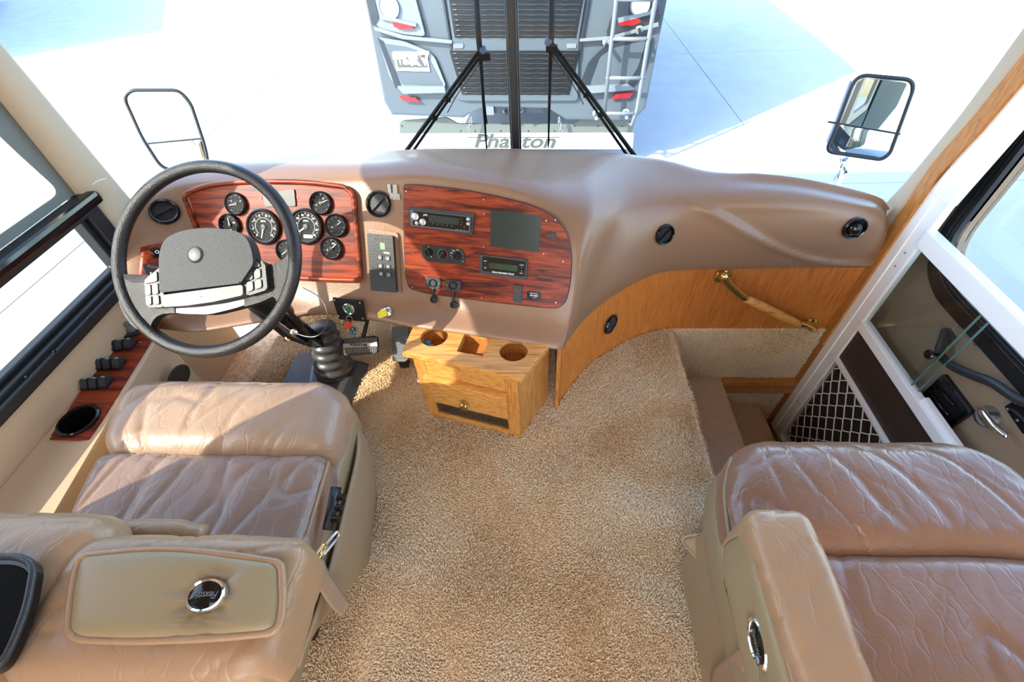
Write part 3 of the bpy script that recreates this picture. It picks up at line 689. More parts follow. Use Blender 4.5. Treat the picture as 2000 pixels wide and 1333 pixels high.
# --- left switch panel under the vent
lpl = PL(dhit(318, 495)[0], (1, -.15, 0), (-.1, -1, .65)); lpl.o = lpl.o + lpl.n * .016
def drape(name, cs, off, mat, n=10):
    V = []
    for i in range(n + 1):
        for j in range(n + 1):
            s_, t_ = i / n, j / n; a = Vector(cs[0]).lerp(Vector(cs[3]), s_); b = Vector(cs[1]).lerp(Vector(cs[2]), s_); q = a.lerp(b, t_); h, nn = dhit(q.x, q.y); V.append(h + nn * off)
    o = add(name, V, grid_faces(n + 1, n + 1), mat, dash, True); md = o.modifiers.new('s', 'SOLIDIFY'); md.thickness = .004; md.offset = -1; return o
lsp = drape('side_switch_panel', [(276, 484), (368, 462), (410, 560), (268, 556)], .004, walnut)
lpl = PL(dhit(304, 500)[0], (1, -.15, 0), dhit(304, 500)[1]); lpl.o = lpl.o + lpl.n * .002
lathe('dimmer_knob', lpl.sub(304, 494, .004), [(.016, 0), (.016, .006), (.013, .012), (.011, .02), (0, .021)], blackg, dash, 24)
lathe('knob_mark', lpl.sub(304, 494, .004), [(.0055, .0212), (.0055, .0218), (.0035, .0218), (.0035, .0212)], whitem, dash, 18)
for q in ((276, 502),): screw(lpl, *q, dash, .003, brass, 'screw', .004)
eq = pprism('equalizer_panel', lpl, [(277, 518), (330, 511), (350, 545), (345, 575), (290, 552)], .003, .003, .014, charcoal, dash, bevel=.002)
text('lettering', 'EQUALIZER', lpl, .0105, orange, eq, *lpl.uv(307, 524), c=.0142, rot=.06)
for k in range(5): q = lpl.sub(293 + k * 10, 535 - k * 1.5, .014); prism('slider', q, rectpts(.003, .008), 0, .003, whitem, eq)
# --- vents
def vent(px, py, R, label=None, tilt=(0, 0), open_=True):
    q = dpl(px, py, .0); q = PL(q.o, q.u, q.n + Vector((tilt[0], 0, tilt[1])))
    v = lathe('air_vent', q, [(R * 1.08, .002), (R * 1.06, .010), (R * .97, .014), (R * .86, .012), (R * .84, .005), (R * .83, .003)], blackg, dash, 36)
    lathe('vent_well', q, [(R * .85, .0035), (0, .0035)], black, v, 24)
    if open_:
        prism('vane', PL(q.o, q.u + q.v * .9, q.n), rectpts(R * 1.5, R * .06), .004, .012, charcoal, v)
    else:
        lathe('vent_ball', q, [(R * .74, -.002), (R * .66, .012), (R * .40, .022), (0, .027)], blackg, v, 28)
        prism('vane', PL(q.o + q.v * -R * .36, q.u, q.n), rpoly(rectpts(R * .9, R * .3), .008), .010, .020, charcoal, v)
    return v
vent(322, 415, .041); vent(740, 399, .039); vent(1297, 458, .034); vent(1668, 445, .036, open_=False)
# --- wire clip bracket above the vent
br = dpl(768, 374, .002)
pprism('clip_bracket', br, [(761, 377), (781, 379), (782, 391), (763, 389)], .001, 0, .002, steel, dash)
for q in ((758, 360), (765, 361), (771, 360), (778, 362)):
    pass
pprism('bracket_prong', br, [(757, 360), (763, 360), (765, 377), (759, 377)], 0, 0, .003, steel, dash); pprism('bracket_prong', br, [(768, 361), (776, 361), (777, 379), (768, 378)], 0, 0, .003, steel, dash)
for q in ((767, 386), (776, 387)): screw(br, *q, dash, .0028, chrome, 'screw', .002)
# --- shift pad
sq = PL(dhit(750, 510)[0], (1, -.12, 0), (-.13, -1, .62)); 
pprism('shift_pad_bezel', sq, [(722, 447), (778, 455), (785, 573), (728, 571)], .008, -.006, .0045, vinyl, dash, bevel=.003)
spd = pprism('shift_pad', sq, [(722.5, 456), (772, 461), (779, 570), (730, 566)], .003, .002, .022, charcoal, dash, bevel=.003)
SPN = PL(sq.o + sq.n * .022, sq.u, sq.n); rotp = math.atan2(sq.uv(772, 461)[1] - sq.uv(722.5, 456)[1], sq.uv(772, 461)[0] - sq.uv(722.5, 456)[0])
text('lettering', 'Allison', SPN, .013, silver, spd, *SPN.uv(749, 467), c=.0005, rot=rotp, stretch=1.1)
tube('logo_ring', [SPN.sub(734.5, 466).w(.0045 * math.cos(t), .0045 * math.sin(t), .001) for t in np.linspace(0, 6.28, 17)[:-1]], .0006, silver, spd, 6, closed=True)
pprism('gear_window', SPN, [(742, 474), (752, 475), (752.5, 488), (743, 487)], .001, 0, .0012, lcd, spd)
pprism('label_strip', SPN, [(749.5, 492), (761, 493.5), (761, 496.5), (750, 495)], 0, 0, .001, whitem, spd)
for i, (cx, cy, s) in enumerate(((742, 503, 'R'), (757, 505, 'MODE'), (743, 520, 'N'), (758, 521.5, '↑'), (744.5, 535, 'D'), (759, 537, '↓'))):
    kp = SPN.sub(cx, cy, 0, rotp); prism('well', kp, rectpts(.0185, .0175), 0, .0008, black, spd); bt = prism('button', kp, [(a + .0015, b) for a, b in rectpts(.0135, .0145)], .0008, .004, pm('shift button', C(96, 100, 104), .45), spd, bevel=.001)
    s = {'↑': '^', '↓': 'v'}.get(s, s); text('button_mark', s, kp, .009 if len(s) == 1 else .004, whitem, spd, .0015, 0, .0042, bold=.0002)
# --- radio and hvac panel
rp = [(789, 372), (789, 362), (815, 362), (900, 371), (985, 388), (1040, 402), (1085, 425), (1108, 455), (1117, 500), (1112, 560), (1104, 590), (1090, 601), (1060, 600), (950, 588), (830, 572), (800, 563), (793, 540), (790, 470)]
rpu = PP.pp(rp); rpr = rpoly(rpu, [.008, .012] + [.05] * 8 + [.02, .015] + [.03] * 3 + [.012, .02, .05], 4)
rpn = prism('radio_panel', PP, rpr, -.010, .003, walnut, dash)
tube('panel_edge', [PP.w(a, b, -.001) for a, b in rpr], .0032, pm('dark edge', C(60, 30, 20), .4), dash, 6, closed=True)
for q in ((794, 374), (945, 390), (946, 418), (945, 482), (1067, 431), (1085, 430), (1062, 496), (1100, 511), (806, 561), (941, 582), (1086, 591)): screw(PP, *q, dash, .0026, steel, 'screw', .003)
rad = pprism('car_stereo', PP, [(800, 404), (929, 417), (925, 458), (802, 440)], .003, .002, .013, charcoal, dash, bevel=.002)
RF = PL(PP.o + PP.n * .0135, PP.u, PP.n); ra = math.atan2(RF.uv(920, 420)[1] - RF.uv(803, 410)[1], RF.uv(920, 420)[0] - RF.uv(803, 410)[0])
pprism('faceplate', RF, [(802, 410), (920, 423), (918, 454), (804, 441)], .003, -.001, .006, silver, rad, bevel=.001)
RG = PL(PP.o + PP.n * .0197, PP.u, PP.n)
pprism('faceplate_inlay', RG, [(807, 412), (917, 424.3), (915.5, 452), (806, 439.5)], .003, -.0005, .0008, blackg, rad)
pprism('display', RG, [(838, 420), (897, 427), (896, 440), (838, 434)], .001, .0005, .0012, screenm, rad)
text('lettering', 'JVC', RG, .007, whitem, rad, *RG.uv(831.5, 420.5), c=.0009, rot=ra, bold=.0002, stretch=1.3)
for px_, py_, r_ in ((811, 423, .0125), (826, 434, .011), (814.5, 436, .0065), (914.5, 428.5, .0055), (914.5, 437.5, .0055)):
    k_ = lathe('knob', RG.sub(px_, py_), [(r_, 0), (r_ * .96, .004), (r_ * .7, .0055), (r_ * .66, .004), (0, .0045)], pm('knob silver', C(214, 216, 218), .22, metal=.6), rad, 24)
for px_, py_ in ((893, 449), (900, 450), (907.5, 451)): pprism('key', RG, [(px_ - 2.5, py_ - 1.3), (px_ + 2.5, py_ - .9), (px_ + 2.3, py_ + 1.1), (px_ - 2.7, py_ + .7)], 0, .0005, .002, silver, rad)
for px_ in range(846, 886, 9): text('lettering', '- %d' % ((px_ - 837) // 9), RG, .0034, whitem, rad, *RG.uv(px_, 436 + (px_ - 838) * .12), c=.0009, rot=ra)
for i, (s, px_, py_) in enumerate((('SEL', 901, 428), ('EQ', 901.5, 434), ('MO', 900.5, 439.5))): text('lettering', s, RG, .004, silver, rad, *RG.uv(px_, py_), c=.0009, rot=ra)
lathe('aux_jack', RG.sub(907, 443.5), [(.0022, .0008), (.0022, .0018), (.0012, .0018), (.0012, .001)], brass, rad, 12)
# mirror monitor blank
pprism('blank_screen', PP, [(959, 410), (1058, 421), (1053, 493), (958, 481)], .002, .001, .0045, screenm, dash, label='dark green blank screen')
# hvac
hv = pprism('climate_control', PP, [(825, 477), (903, 486), (909, 497), (908, 517), (834, 510), (826, 500)], .008, .002, .006, black, dash, bevel=.001)
HV = PL(PP.o + PP.n * .006, PP.u, PP.n)
for cx, cy, ma in ((838, 493, -60), (864.5, 497, 225), (893, 500, 200)):
    q = HV.sub(cx, cy); kk = lathe('knob', q, [(.0125, 0), (.012, .004), (.0105, .006), (0, .006)], blackg, hv, 24)
    a = math.radians(ma); d = Vector((math.cos(a), math.sin(a))); t = d.orthogonal()
    prism('knob_grip', q, [tuple(d * .0125 + t * .002), tuple(d * .0125 - t * .002), tuple(-d * .0125 - t * .0035), tuple(-d * .0125 + t * .0035)], .005, .012, blackg, hv, bevel=.001)
    prism('knob_mark', q, [tuple(d * .0135 + t * .001), tuple(d * .0135 - t * .001), tuple(d * .0175 - t * .001), tuple(d * .0175 + t * .001)], 0, .0008, whitem, hv)
q = HV.sub(864.5, 497)
for nm, a0, a1, mt in (('cold_arc', 215, 95, pm('cold blue', C(90, 140, 190), .5)), ('hot_arc', 85, -40, pm('hot red', C(190, 50, 50), .5))):
    tube(nm, [q.w(.0165 * math.cos(math.radians(t)), .0165 * math.sin(math.radians(t)), .0004) for t in np.linspace(a0, a1, 14)], .0009, mt, hv, 6)
for px_, py_, s in ((837, 482, '#'), (843.5, 486, '.'), (848, 491, '.'), (849, 496, '.'), (841, 500, '-'), (886, 490, 'MAX'), (894, 488.5, 'A/C'), (900, 492, '>'), (904, 497, '>'), (905.5, 504, '>'), (904, 511, 'O'), (882, 494.5, 'OFF'), (880.5, 500, 'V'), (884, 506, '-')): text('marking', s, HV, .0052, whitem, hv, *HV.uv(px_, py_), c=.0003, rot=ra)
# driver information centre
di = pprism('information_display', PP, [(939, 496), (1032, 507), (1029, 546), (938, 534)], .006, .002, .012, charcoal, dash, bevel=.003)
DI = PL(PP.o + PP.n * .012, PP.u, PP.n)
pprism('display_face', DI, [(943, 501), (1027, 511), (1025, 541), (942, 529)], .004, -.0005, .0012, blackg, di)
pprism('lcd', DI, [(955, 513), (1011, 519), (1010, 531), (955, 524)], .001, .0012, .002, lcdd, di)
text('lettering', 'Driver Information Center', DI, .0075, whitem, di, *DI.uv(983, 533.5), c=.0014, rot=ra, bold=.0002, stretch=.88)
for px_, py_, s in ((948, 510, 'HELP'), (948, 514, '-'), (948, 519.5, '-'), (948, 523.5, 'DISP'), (1019, 518, 'ALARM'), (1019, 522.5, 'I'), (1018.5, 530, 'I'), (1018.5, 534, 'BACK')): text('marking', s, DI, .0042 if len(s) > 1 else .006, whitem, di, *DI.uv(px_, py_), c=.0014, rot=ra)
# rocker switches and plate
r1 = pprism('rocker_switch', PP, [(1074, 453), (1087, 455), (1086, 470), (1074, 468)], .001, .002, .006, blackg, dash)
pprism('rocker', PP, [(1076, 456), (1084, 457), (1083.5, 466), (1076, 465)], .001, .006, .011, charcoal, r1, bevel=.002)
r2 = pprism('rocker_switch', PP, [(1004, 555), (1021, 557), (1019, 591), (1003, 588)], .003, .002, .011, charcoal, dash, bevel=.003)
pprism('switch_lamp', PP, [(1008.5, 566), (1014, 566.5), (1014, 569), (1008.5, 568.5)], 0, .011, .0118, redlens, r2)
np_ = pprism('name_plate', PP, [(1030, 568), (1057, 570.5), (1056, 587), (1029, 584)], .001, .002, .0045, blackg, dash, bevel=.0005)
NP = PL(PP.o + PP.n * .0045, PP.u, PP.n)
text('lettering', 'National R.V.', NP, .0055, whitem, np_, *NP.uv(1043, 573.5), rot=ra, stretch=.9); text('lettering', 'SEA VIEW', NP, .006, whitem, np_, *NP.uv(1043, 578), rot=ra, bold=.0002); text('lettering', 'CUSTOM', NP, .003, whitem, np_, *NP.uv(1044, 582), rot=ra)
# power sockets with caps hanging
for cx, cy, capx, capy in ((848, 552, 849, 586), (887, 557, 888, 596)):
    q = PP.sub(cx, cy, .003, ra); s_ = prism('power_socket', q, rpoly(rectpts(.054, .036), .006), 0, .008, charcoal, dash, bevel=.002)
    lathe('socket_barrel', q, [(.0135, .008), (.0135, .012), (.011, .012), (.0105, .001), (0, .001)], blackg, s_, 24)
    for a in (-.020, .020): lathe('screw', PL(q.w(a, 0, .008), q.u, q.n), [(.0024, 0), (.002, .001), (0, .001)], steel, s_, 8)
    e = dpl(capx, capy, .006)
    tube('cap_strap', spline([q.w(-.002, -.014, .006), q.w(-.001, -.024, .007), e.w(0, .012, .004), e.w(0, 0, .002)], 4), .0045, charcoal, s_, 8, flat=.4, up=q.n)
    lathe('cap', e, [(.0125, -.004), (.0125, .006), (.009, .010), (.0085, .004), (0, .004)], charcoal, s_, 20)
# --- ignition switch plate, generator key
ig = PL(dhit(690, 612)[0], (1, -.1, 0), dhit(690, 612)[1]); ig = PL(P(682, 604, z=.415) + Vector((0, -.0, 0)), (1, -.12, -.0), (-.1, -1, .35))
igp = pprism('ignition_plate', ig, [(650, 581), (709, 587), (716, 628), (663, 623)], .002, -.002, .004, black, dash, bevel=.001)
for q in ((654.5, 586), (704, 591.5), (662, 617), (709.5, 622)): screw(ig, *q, igp, .0032, chrome, 'screw', .004)
lathe('ignition_ring', ig.sub(682.5, 603, .004), [(.021, 0), (.021, .004), (.0185, .006), (.0175, .004), (.0175, .001), (0, .001)], chrome, igp, 30)
for k, t in enumerate(np.linspace(.3, 5.9, 7)): q = ig.sub(682.5, 603, .004); prism('ignition_mark', PL(q.w(.0125 * math.cos(t), .0125 * math.sin(t)), q.u, q.n), rectpts(.0035, .003), .001, .0018, whitem, igp)
prism('lock_barrel', PL(ig.sub(682.5, 603, .004).o, ig.u + ig.v * .25, ig.n), rpoly(rectpts(.008, .022), .003), .001, .014, green, igp, bevel=.001)
gk = dpl(757, 609, .0)
gls = lathe('generator_lock', gk, [(.017, -.003), (.016, .003), (.0115, .005), (.0115, .011), (.008, .013), (0, .013)], chrome, dash, 26)
# ---- keys (things)
def key(name, label, pl, head, blade, rot, mat, sc=1., group=None):
    t = thing(name, label, 'key', pl.o, group); q = PL(pl.o, pl.u * math.cos(rot) + pl.v * math.sin(rot), pl.n)
    prism('key_head', q, rpoly([(-.012 * sc, 0), (-.014 * sc, .014 * sc), (-.006 * sc, .024 * sc), (.006 * sc, .024 * sc), (.014 * sc, .014 * sc), (.012 * sc, 0)], .005 * sc), 0, .004, mat, t, bevel=.001)
    prism('key_blade', q, [(-.004 * sc, .001), (-.004 * sc, -.022 * sc), (0, -.027 * sc), (.004 * sc, -.022 * sc), (.003 * sc, -.017 * sc), (.005 * sc, -.012 * sc), (.004 * sc, -.006 * sc), (.004 * sc, .001)], .001, .003, steel, t)
    return t
kr = ig.sub(684, 622, .018)
key('key', 'red headed key hanging below the ignition switch', PL(ig.at(690, 634, .022), ig.u, ig.n), 1, 1, .5, pm('key red', C(214, 72, 48), .35), 1.0)
key('key', 'small dark green key behind the red key under the ignition', PL(ig.at(680, 627, .012), ig.u, ig.n), 1, 1, -.9, pm('key green', C(38, 74, 62), .35), .8)
kt = thing('key_tag', 'teal plastic key tag hanging under the red key', 'key tag', ig.at(692, 648, .014))
tgp = PL(ig.at(692, 643, .012), ig.u + ig.v * -.18, ig.n); prism('tag_body', tgp, rpoly(rectpts(.024, .032), .004), 0, .003, teal, kt, bevel=.001); prism('tag_insert', tgp, rpoly([(a - .003, b - .004) for a, b in rectpts(.013, .016)], .002), .003, .0036, silver, kt)
rg_ = thing('key_ring', 'thin steel split ring holding the keys under the ignition lock', 'key ring', ig.at(686, 622, .018))
tube('ring', [PL(ig.at(686, 620, .016), ig.u, ig.n + ig.u * .3).w(.010 * math.cos(t), .012 * math.sin(t)) for t in np.linspace(0, 6.28, 21)[:-1]], .0009, chrome, rg_, 6, closed=True)
yk = thing('key', 'key with a yellow tag in the lock above the oak cabinet', 'key', gk.w(0, 0, .013))
yp = PL(gk.w(-.012, -.010, .016), gk.u + gk.v * .35, gk.n + Vector((-.1, 0, .5))); prism('key_tag', yp, rpoly([(-.016, -.016), (.014, -.016), (.018, .004), (.006, .010), (.002, .018), (-.004, .010), (-.016, .006)], .005), 0, .004, yellow, yk, bevel=.001)
prism('key_blade', PL(gk.w(0, 0, .012), gk.u, gk.n), rectpts(.009, .003), 0, .006, brass, yk)
# panel speaker in the tambour wall
sc_ = P(1190, 632, X=.21); n_ = Vector((.80, -.60, 0))
sx_ = min(((abs(math.atan2(p[0], p[1]) - math.atan2(ray(1190, 632)[0], ray(1190, 632)[1]))), p) for p in TPS)[1]
t_ = sx_[1] / ray(1190, 632)[1]; so_ = Vector((sx_[0], sx_[1], HC + ray(1190, 632)[2] * t_)) + n_ * .010
spk = thing('speaker_vent', 'round black slotted speaker grille set in the ribbed oak wall', 'speaker', so_)
sq_ = PL(so_, (.60, .80, 0), n_)
lathe('grille_ring', sq_, [(.042, -.004), (.042, .003), (.038, .008), (.034, .006), (.034, .002), (0, .002)], blackg, spk, 32)
for k in range(-4, 5):
    hw = math.sqrt(max(0, .033 ** 2 - (k * .007) ** 2)); 
    for s in (-1, 1): prism('slot_louvre', PL(sq_.w(s * hw * .52, k * .007, 0), sq_.u, sq_.n + sq_.v * -.5), rectpts(hw * .85, .003), .002, .006, charcoal, spk)
# grab handle
A = P(1410, 540, Y=1.425); B = P(1578, 636, Y=1.425)
gh = thing('grab_handle', 'brass ended oak grab handle slanting across the ribbed oak wall', 'handle', (A + B) / 2)
off = Vector((0, -.05, 0)); d_ = (B - A)
p1 = P(1453, 582, Y=1.375); p2 = P(1560, 634, Y=1.375); dd = (p2 - p1)
tube('wood_grip', [p1 + dd * .0, p1 + dd * .1, p1 + dd * .5, p1 + dd * .9, p2], [.016, .019, .020, .019, .016], oak, gh, 16)
tube('brass_end', spline([A + Vector((.002, 0, .0)), A + Vector((.004, -.025, .004)), P(1412, 538, Y=1.378), P(1428, 560, Y=1.375), p1 + dd * .03], 6), .0165, brass, gh, 16)
tube('brass_end', spline([B + Vector((.004, 0, .012)), B + Vector((.006, -.03, .010)), P(1574, 636, Y=1.385), p2 - dd * .04], 6), .0165, brass, gh, 16)
for q in (A, B + Vector((.004, 0, .012))): lathe('brass_flange', PL(q, (1, 0, 0), (0, -1, 0)), [(.030, -.001), (.030, .004), (.021, .009), (.0, .009)], brass, gh, 26)
# ================================================================= STEERING WHEEL
wo_ = Vector((-.8365, .9033, .7851)); WR = .235
SW = PL(wo_, (.99966, -.02601, 0), (-.0176, -.67659, .73615))
st = thing('steering_wheel', 'black two spoke steering wheel with grey hub pad in front of the gauges', 'steering wheel', wo_)
tube('rim', [SW.w(WR * math.cos(t), WR * math.sin(t), .0) for t in np.linspace(0, 2 * PI, 97)[:-1]], .0158, wheelm, st, 18, closed=True)
SH = PL(SW.w(0, 0, -.015), SW.u, SW.n)
# spokes
def slab(name, pix, c0, c1, mat, bev, r, par=st): return pprism(name, SW, pix, r, c0, c1, mat, par, bevel=bev)
slab('spoke', [(232, 535), (262, 556), (300, 548), (345, 540), (345, 612), (318, 614), (302, 625), (294, 652), (262, 640), (236, 600)], -.016, .006, wheelm, .008, [.002, .03, .02, 0, 0, .02, .02, .005, .03, .03])
slab('spoke', [(574, 486), (556, 508), (535, 517), (480, 520), (480, 600), (515, 590), (538, 578), (546, 596), (575, 560)], -.016, .006, wheelm, .008, [.002, .03, .02, 0, 0, .02, .02, .005, .03])
slab('hub_body', [(300, 600), (345, 560), (500, 520), (541, 570), (535, 578), (460, 603), (410, 615), (350, 613)], -.03, .004, black, .008, .02)
hp = slab('hub_pad', [(333, 575), (332, 500), (343, 472), (375, 457), (420, 451), (475, 456), (498, 469), (508, 492), (512, 520), (487, 557)], 0, .034, greypad, .010, [.006, .02, .03, .03, .05, .03, .03, .02, .01, .006])
lathe('emblem_dish', SW.sub(402, 503, .0335), [(.021, .0), (.019, .003), (.0165, .002)], charcoal, st, 28)
lathe('emblem', SW.sub(402, 503, .0335), [(.0165, 0), (.016, .004), (.010, .006), (0, .0065)], silver, st, 28)
hs = slab('horn_strip', [(332, 579), (487, 559), (488, 579), (430, 592), (380, 599), (334, 602)], .002, .026, silver, .004, .004)
text('strip_mark', 'L', SW, .009, charcoal, st, *SW.uv(407, 582), c=.0262, rot=1.4)
def pod(outl, btns):
    p = slab('button_pod', outl, .0, .020, charcoal, .004, .006)
    for b in btns: slab('button', b, .019, .0235, buttonm, .0015, .003, p)
    return p
pa = pod([(295, 549), (326, 524), (331, 530), (333, 602), (299, 602)], [[(298, 549), (321, 533), (322, 552), (298, 557)], [(299, 560), (309, 558.5), (310, 578), (300, 579)], [(312, 558), (323, 556), (324, 576), (313, 577.5)], [(300.5, 582), (310.5, 581), (311, 597), (302, 598)], [(314, 580.5), (324.5, 579), (326, 596), (314.5, 597)]])
pb = pod([(482, 498), (500, 503), (527, 516), (532, 568), (494, 580), (488, 575)], [[(487, 504), (517, 516), (519, 524), (490, 528)], [(491, 532), (504, 530), (505, 548), (493, 550.5)], [(507, 529.5), (519, 527.5), (520, 545), (508.5, 547.5)], [(493, 554), (505, 551.5), (506, 569), (495, 573)], [(509, 551), (521, 548.5), (522, 564), (509.5, 568)]])
# column
cl = thing('steering_column', 'black steering column with a ribbed rubber boot at the floor', 'steering column', (-.84, 1.15, 0))
top = SW.w(.02, -.01, -.03); bot = Vector((-.845, 1.175, .16))
tube('column_shroud', [top, top.lerp(bot, .35), top.lerp(bot, .5)], [.045, .042, .038], black, cl, 20)
tube('column_shaft', [top.lerp(bot, .2), bot], .026, blackg, cl, 16)
for dx, r_, m_ in ((-.045, .010, charcoal), (.04, .012, blackg), (-.02, .008, steel)): tube('column_bracket', [top.lerp(bot, .35) + Vector((dx, -.02, 0)), top.lerp(bot, .7) + Vector((dx * .9, -.035, 0)), top.lerp(bot, .95) + Vector((dx * .5, -.01, 0))], r_, m_, cl, 10)
lathe('pivot_bolt', PL(top.lerp(bot, .6) + Vector((.03, -.05, 0)), (1, 0, 0), (.2, -.8, .6)), [(.012, 0), (.012, .012), (.006, .014), (0, .014)], steel, cl, 8)
lathe('pivot_bolt', PL(top.lerp(bot, .72) + Vector((-.035, -.045, 0)), (1, 0, 0), (-.2, -.8, .6)), [(.009, 0), (.009, .012), (0, .014)], brass, cl, 8)
bp = []; rr = []
bt_, bb_ = Vector((-.822, 1.195, .255)), Vector((-.828, 1.15, .035))
for i in range(33):
    t = i / 32; bp.append(bt_.lerp(bb_, t)); rr.append(.045 + .032 * t + (.0055 * math.sin(t * 2 * PI * 6)))
tube('ribbed_boot', bp, rr, pm('boot rubber', C(66, 68, 70), .38), cl, 28)
hexa('boot_base', [(-.93, 1.02, .0), (-.72, .98, .0), (-.70, 1.22, 0), (-.96, 1.24, 0)], [(-.91, 1.06, .045), (-.76, 1.03, .045), (-.75, 1.2, .05), (-.94, 1.21, .05)], pm('boot rubber', C(66, 68, 70), .38), cl, bevel=.015)
box('floor_plate', (-1.04, 1.03, .008), (-.90, 1.27, .014), rubber, cl, bevel=.001)
cb = thing('wire_loop', 'thin pale wire looped below the steering column', 'wire', P(620, 640, Y=.98))
tube('wire', spline([P(592, 562, Y=1.0), P(622, 580, Y=.97), P(637, 605, Y=.95), P(638, 635, Y=.94), P(622, 655, Y=.94), P(600, 658, Y=.94), P(570, 648, Y=.95), P(545, 630, Y=.96)], 8), .0016, steel, cb, 6)
tube('wire_harness', spline([P(582, 618, Y=1.12), P(592, 640, Y=1.1), P(594, 665, Y=1.1), P(603, 672, Y=1.09), P(614, 655, Y=1.1)], 6), .006, charcoal, cb, 8)
# pedals
bq = PL(P(703, 676, z=.17), (1, .0, 0), (0, -.55, .83))
bk = thing('brake_pedal', 'wide ribbed brake pedal with raised lettering beside the column boot', 'pedal', bq.o)
brk = [(669, 662), (737, 656), (739, 690), (672, 696)]
pprism('pedal_pad', bq, brk, .012, -.012, .002, rubber, bk, bevel=.003)
pad = pm('pedal grey', C(120, 126, 128), .5)
for k in range(19):
    x0 = 674 + k * 3.35
    for y0, y1 in ((661.5, 670.5), (680, 690.5)):
        sh = -(k * .28)
        pprism('rib', bq, [(x0, y0 + sh * .3), (x0 + 1.7, y0 + sh * .3), (x0 + 1.8, y1 + sh * .3), (x0 + .1, y1 + sh * .3)], 0, .002, .0055, pad, bk)
pprism('letter_band', bq, [(671, 672), (737, 669), (738, 677), (671, 680)], .001, .002, .004, pm('band grey', C(168, 172, 172), .5), bk)
text('lettering', 'ADJUSTABLE', bq, .0135, rubber, bk, *bq.uv(704, 674.5), c=.0045, rot=-.03, bold=.0004, stretch=1.05)
tube('pedal_arm', [bq.w(.0, .0, -.012), bq.w(0, .12, -.06), bq.w(0, .25, .0)], .009, black, bk, 8)
aq = PL(P(782, 690, z=.10), (1, -.05, 0), (0, -.65, .76))
ak = thing('accelerator_pedal', 'tall narrow accelerator pedal with a wavy tread left of the oak cabinet', 'pedal', aq.o)
ap = [(766, 640), (797, 636), (797, 702), (791, 707), (767, 706)]
pprism('pedal_pad', aq, ap, .006, -.01, .003, pm('accel grey', C(86, 92, 96), .5), ak, bevel=.002)
ab = aq.at(780, 702, -.01); box('hinge_block', (ab.x - .018, ab.y + .012, 0), (ab.x + .018, ab.y + .05, max(.02, ab.z + .012)), black, ak)
bm = bmesh.new()
for i in range(9):
    yy_ = 650 + i * 6.2; pts = [aq.at(769 + j * 3, yy_ + (1.5 if j % 2 else -1.5), .004) for j in range(9)]; bm_tube(bm, pts, .0013, 5)
bmadd('tread_waves', bm, pad, ak, True)
# ================================================================= OAK CABINET
cab = thing('oak_cabinet', 'small oak cabinet with cup holes on top and a brass knob drawer', 'cabinet', (-.2, 1.0, 0))
fl_, fr_, brr, bl_ = Vector((-.438, .955, 0)), Vector((-.046, .849, 0)), Vector((.065, 1.030, 0)), Vector((-.413, 1.150, 0))
def inset(s, sb=0): # footprint inset by s
    u = (fr_ - fl_).normalized(); v = (bl_ - fl_).normalized(); w = (brr - fr_).normalized()
    return [fl_ + u * s + v * s, fr_ - u * s + w * s, brr - u * s, bl_ + u * s]
TZ = .372
tp = PL((-.2, 1, 0), (1, 0, 0), (0, 0, 1)); o2_ = lambda p: (p.x + .2, p.y - 1)
topb = hexa('cabinet_top', [p + Vector((0, 0, TZ - .024)) for p in (fl_, fr_, brr, bl_)], [p + Vector((0, 0, TZ)) for p in (fl_, fr_, brr, bl_)], oak, cab, bevel=.006)
cuts = []
hc = [P(848, 657, z=TZ), P(1003, 685, z=TZ)]
for h in hc: cuts.append(lathe('c', PL((h.x, h.y, TZ - .05), (1, 0, 0), (0, 0, 1)), [(0, 0), (.0455, 0), (.0455, .1), (0, .1)], oak, None, 40))
sqz = [P(*q, z=TZ) for q in ((909, 648), (958, 656), (943, 696), (892, 687))]
cuts.append(hexa('c', [p + Vector((0, 0, -.06)) for p in sqz[::-1]], [p + Vector((0, 0, .05)) for p in sqz[::-1]], oak, None, bevel=0))
boolean(topb, cuts)
for h in hc:
    lathe('cup_well', PL((h.x, h.y, TZ - .07), (1, 0, 0), (0, 0, 1)), [(0, .0), (.0465, .0), (.0465, .066), (.0455, .068)], oakt, cab, 36)
sqc = sum(sqz, Vector()) / 4
Lw = [(p - sqc) * 1.03 + sqc for p in sqz]
add('tray_well', [p + Vector((0, 0, -.002)) for p in Lw] + [p + Vector((0, 0, -.055)) for p in Lw], [(0, 1, 5, 4), (1, 2, 6, 5), (2, 3, 7, 6), (3, 0, 4, 7), (4, 5, 6, 7)], oakt, cab)
fp = inset(.028); g = fp
ff0, ff1 = fp[0], fp[1]
FPn = PL(ff0, ff1 - ff0, (ff1 - ff0).cross(Vector((0, 0, 1)))); W_ = (ff1 - ff0).length; BZ = TZ - .024
hexa('side_board', [fp[1] + Vector((0, 0, z)) * 0 + Vector((0, 0, .0)), fp[2], fp[2] - (fp[1] - fp[0]).normalized() * .015, fp[1] - (fp[1] - fp[0]).normalized() * .015], [p + Vector((0, 0, BZ)) for p in (fp[1], fp[2], fp[2] - (fp[1] - fp[0]).normalized() * .015, fp[1] - (fp[1] - fp[0]).normalized() * .015)], oakv, cab, bevel=.002)
u_ = (fp[1] - fp[0]).normalized()
hexa('side_board', [fp[0], fp[0] + u_ * .015, fp[3] + u_ * .015, fp[3]], [p + Vector((0, 0, BZ)) for p in (fp[0], fp[0] + u_ * .015, fp[3] + u_ * .015, fp[3])], oakv, cab, bevel=.002)
